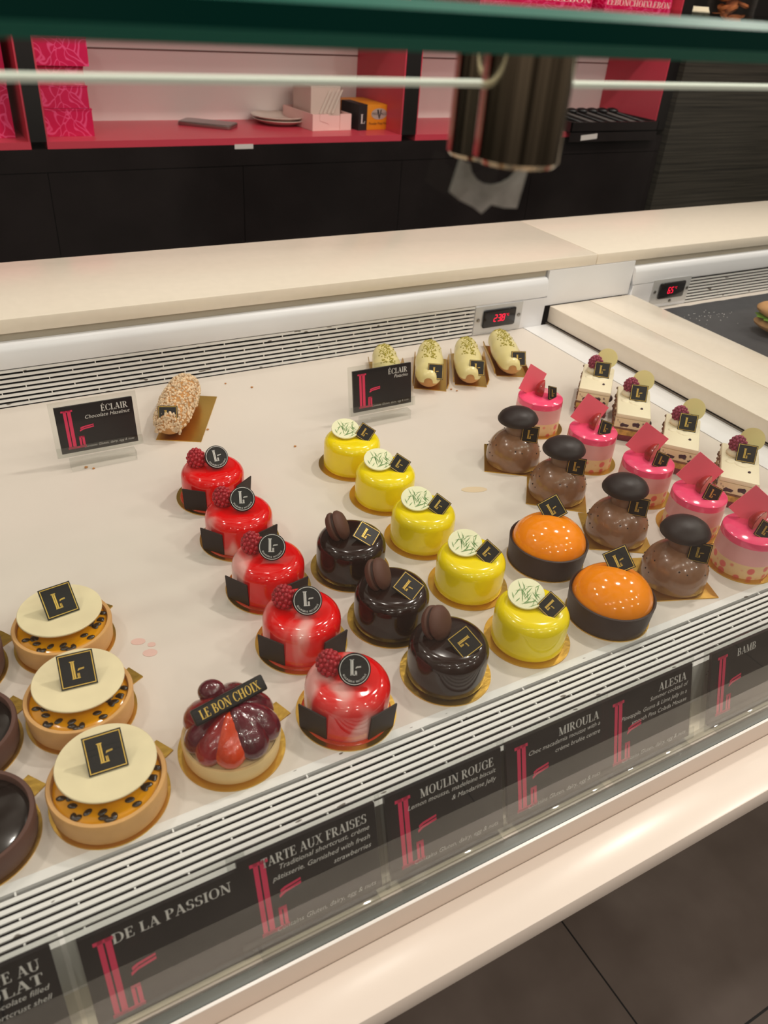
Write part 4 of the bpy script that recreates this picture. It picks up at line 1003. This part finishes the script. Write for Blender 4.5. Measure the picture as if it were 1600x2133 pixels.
berry('strawberry', 'berrydark', .040, .0135, 345, .0325, .0200, .008, .0430, .85)
berry('strawberry', 'berrydark', .038, .0125, 200, .0320, .0200, .008, .0390, .75)
berry('strawberry', 'berrydeep', .040, .0140, 160, .0310, .0220, .006, .0430, .85)
berry('strawberry', 'berrydark', .040, .0145, 80, .0300, .0230, .006, .0440, .85)
berry('strawberry', 'berrydark', .040, .0135, 30, .0310, .0210, .007, .0430, .85)
MB().ball((-.013, .020, .0420), (.0105, .0095, .0090), 20, 12).build('grape', M['berrydark'], t)
MB().ball((.0, .003, .028), (.020, .020, .0135), 20, 12).build('glazed_berry_heap', M['berrydark'], t)
Tb = T3(.0000, .0020, .0500, 42, -4, 26)
bar = MB().cbox(.0590, .0125, .0048, Tb).build('chocolate_bar', M['plaque'], t, bevel=.0014)
b = MB(); serif(b, 'LE BON CHOIX', .0070, 0, -.0035, 'C', Tb, .00265, width=.0490); b.build('gold_lettering', M['goldprint'], bar)

# ------------------------------------------------------------------ crumbs and spots
random.seed(61)
CR = [((.357, .8026), 'crumb on the deck behind the red cakes'), ((.2711, .885), 'crumb beside the hazelnut eclair board'), ((.1122, .8493), 'pair crumb in front of the Chocolate Hazelnut sign, left one'), ((.1195, .8440), 'pair crumb in front of the Chocolate Hazelnut sign, right one'),
      ((.3386, 1.0065), 'tiny crumb near the back vent, left one'), ((.3689, .9813), 'tiny crumb near the back vent, right one'), ((.6379, .8711), 'crumb in front of the pistachio eclairs, left one'), ((.6433, .8638), 'crumb in front of the pistachio eclairs, right one'), ((.6560, .5410), 'crumb between the brown domes and pink cakes')]
for (x, y), lb in CR:
    r = random.uniform(.0012, .0021)
    o = MB().ball((0, 0, r * .6), (r, r * .8, r * .6), 7, 5, fn=lambda d: 1 + .25 * math.sin(9 * d[0]) * math.sin(7 * d[1] + 1)).build('pastry_crumb', M['crumb'], None, smooth=20)
    o.location = (x, y, 0.0001); tag(o, lb, 'crumb', 'crumbs on the deck')
for (x, y, rx, ry, mm, lb) in ((.0900, .5385, .0062, .0042, 'stainpink', 'pale pink spot on the deck beside the rear passion fruit tart, upper one'), (.0955, .5205, .0062, .0046, 'stainpink', 'pale pink spot on the deck beside the rear passion fruit tart, lower one'), (.0995, .5300, .0035, .003, 'stainpink', 'faint small pink spot between the two larger spots'), (.512, .628, .016, .006, 'stainyel', 'faint yellow smear on the deck between yellow cakes and brown domes')):
    o = MB().lathe([(0, .0003), (1, .0003), (1, .0001)], 28, None, rx, ry).build('syrup_spot', M[mm]); o.location = (x, y, 0); o.rotation_euler = (0, 0, math.radians(-20)); tag(o, lb, 'stain')
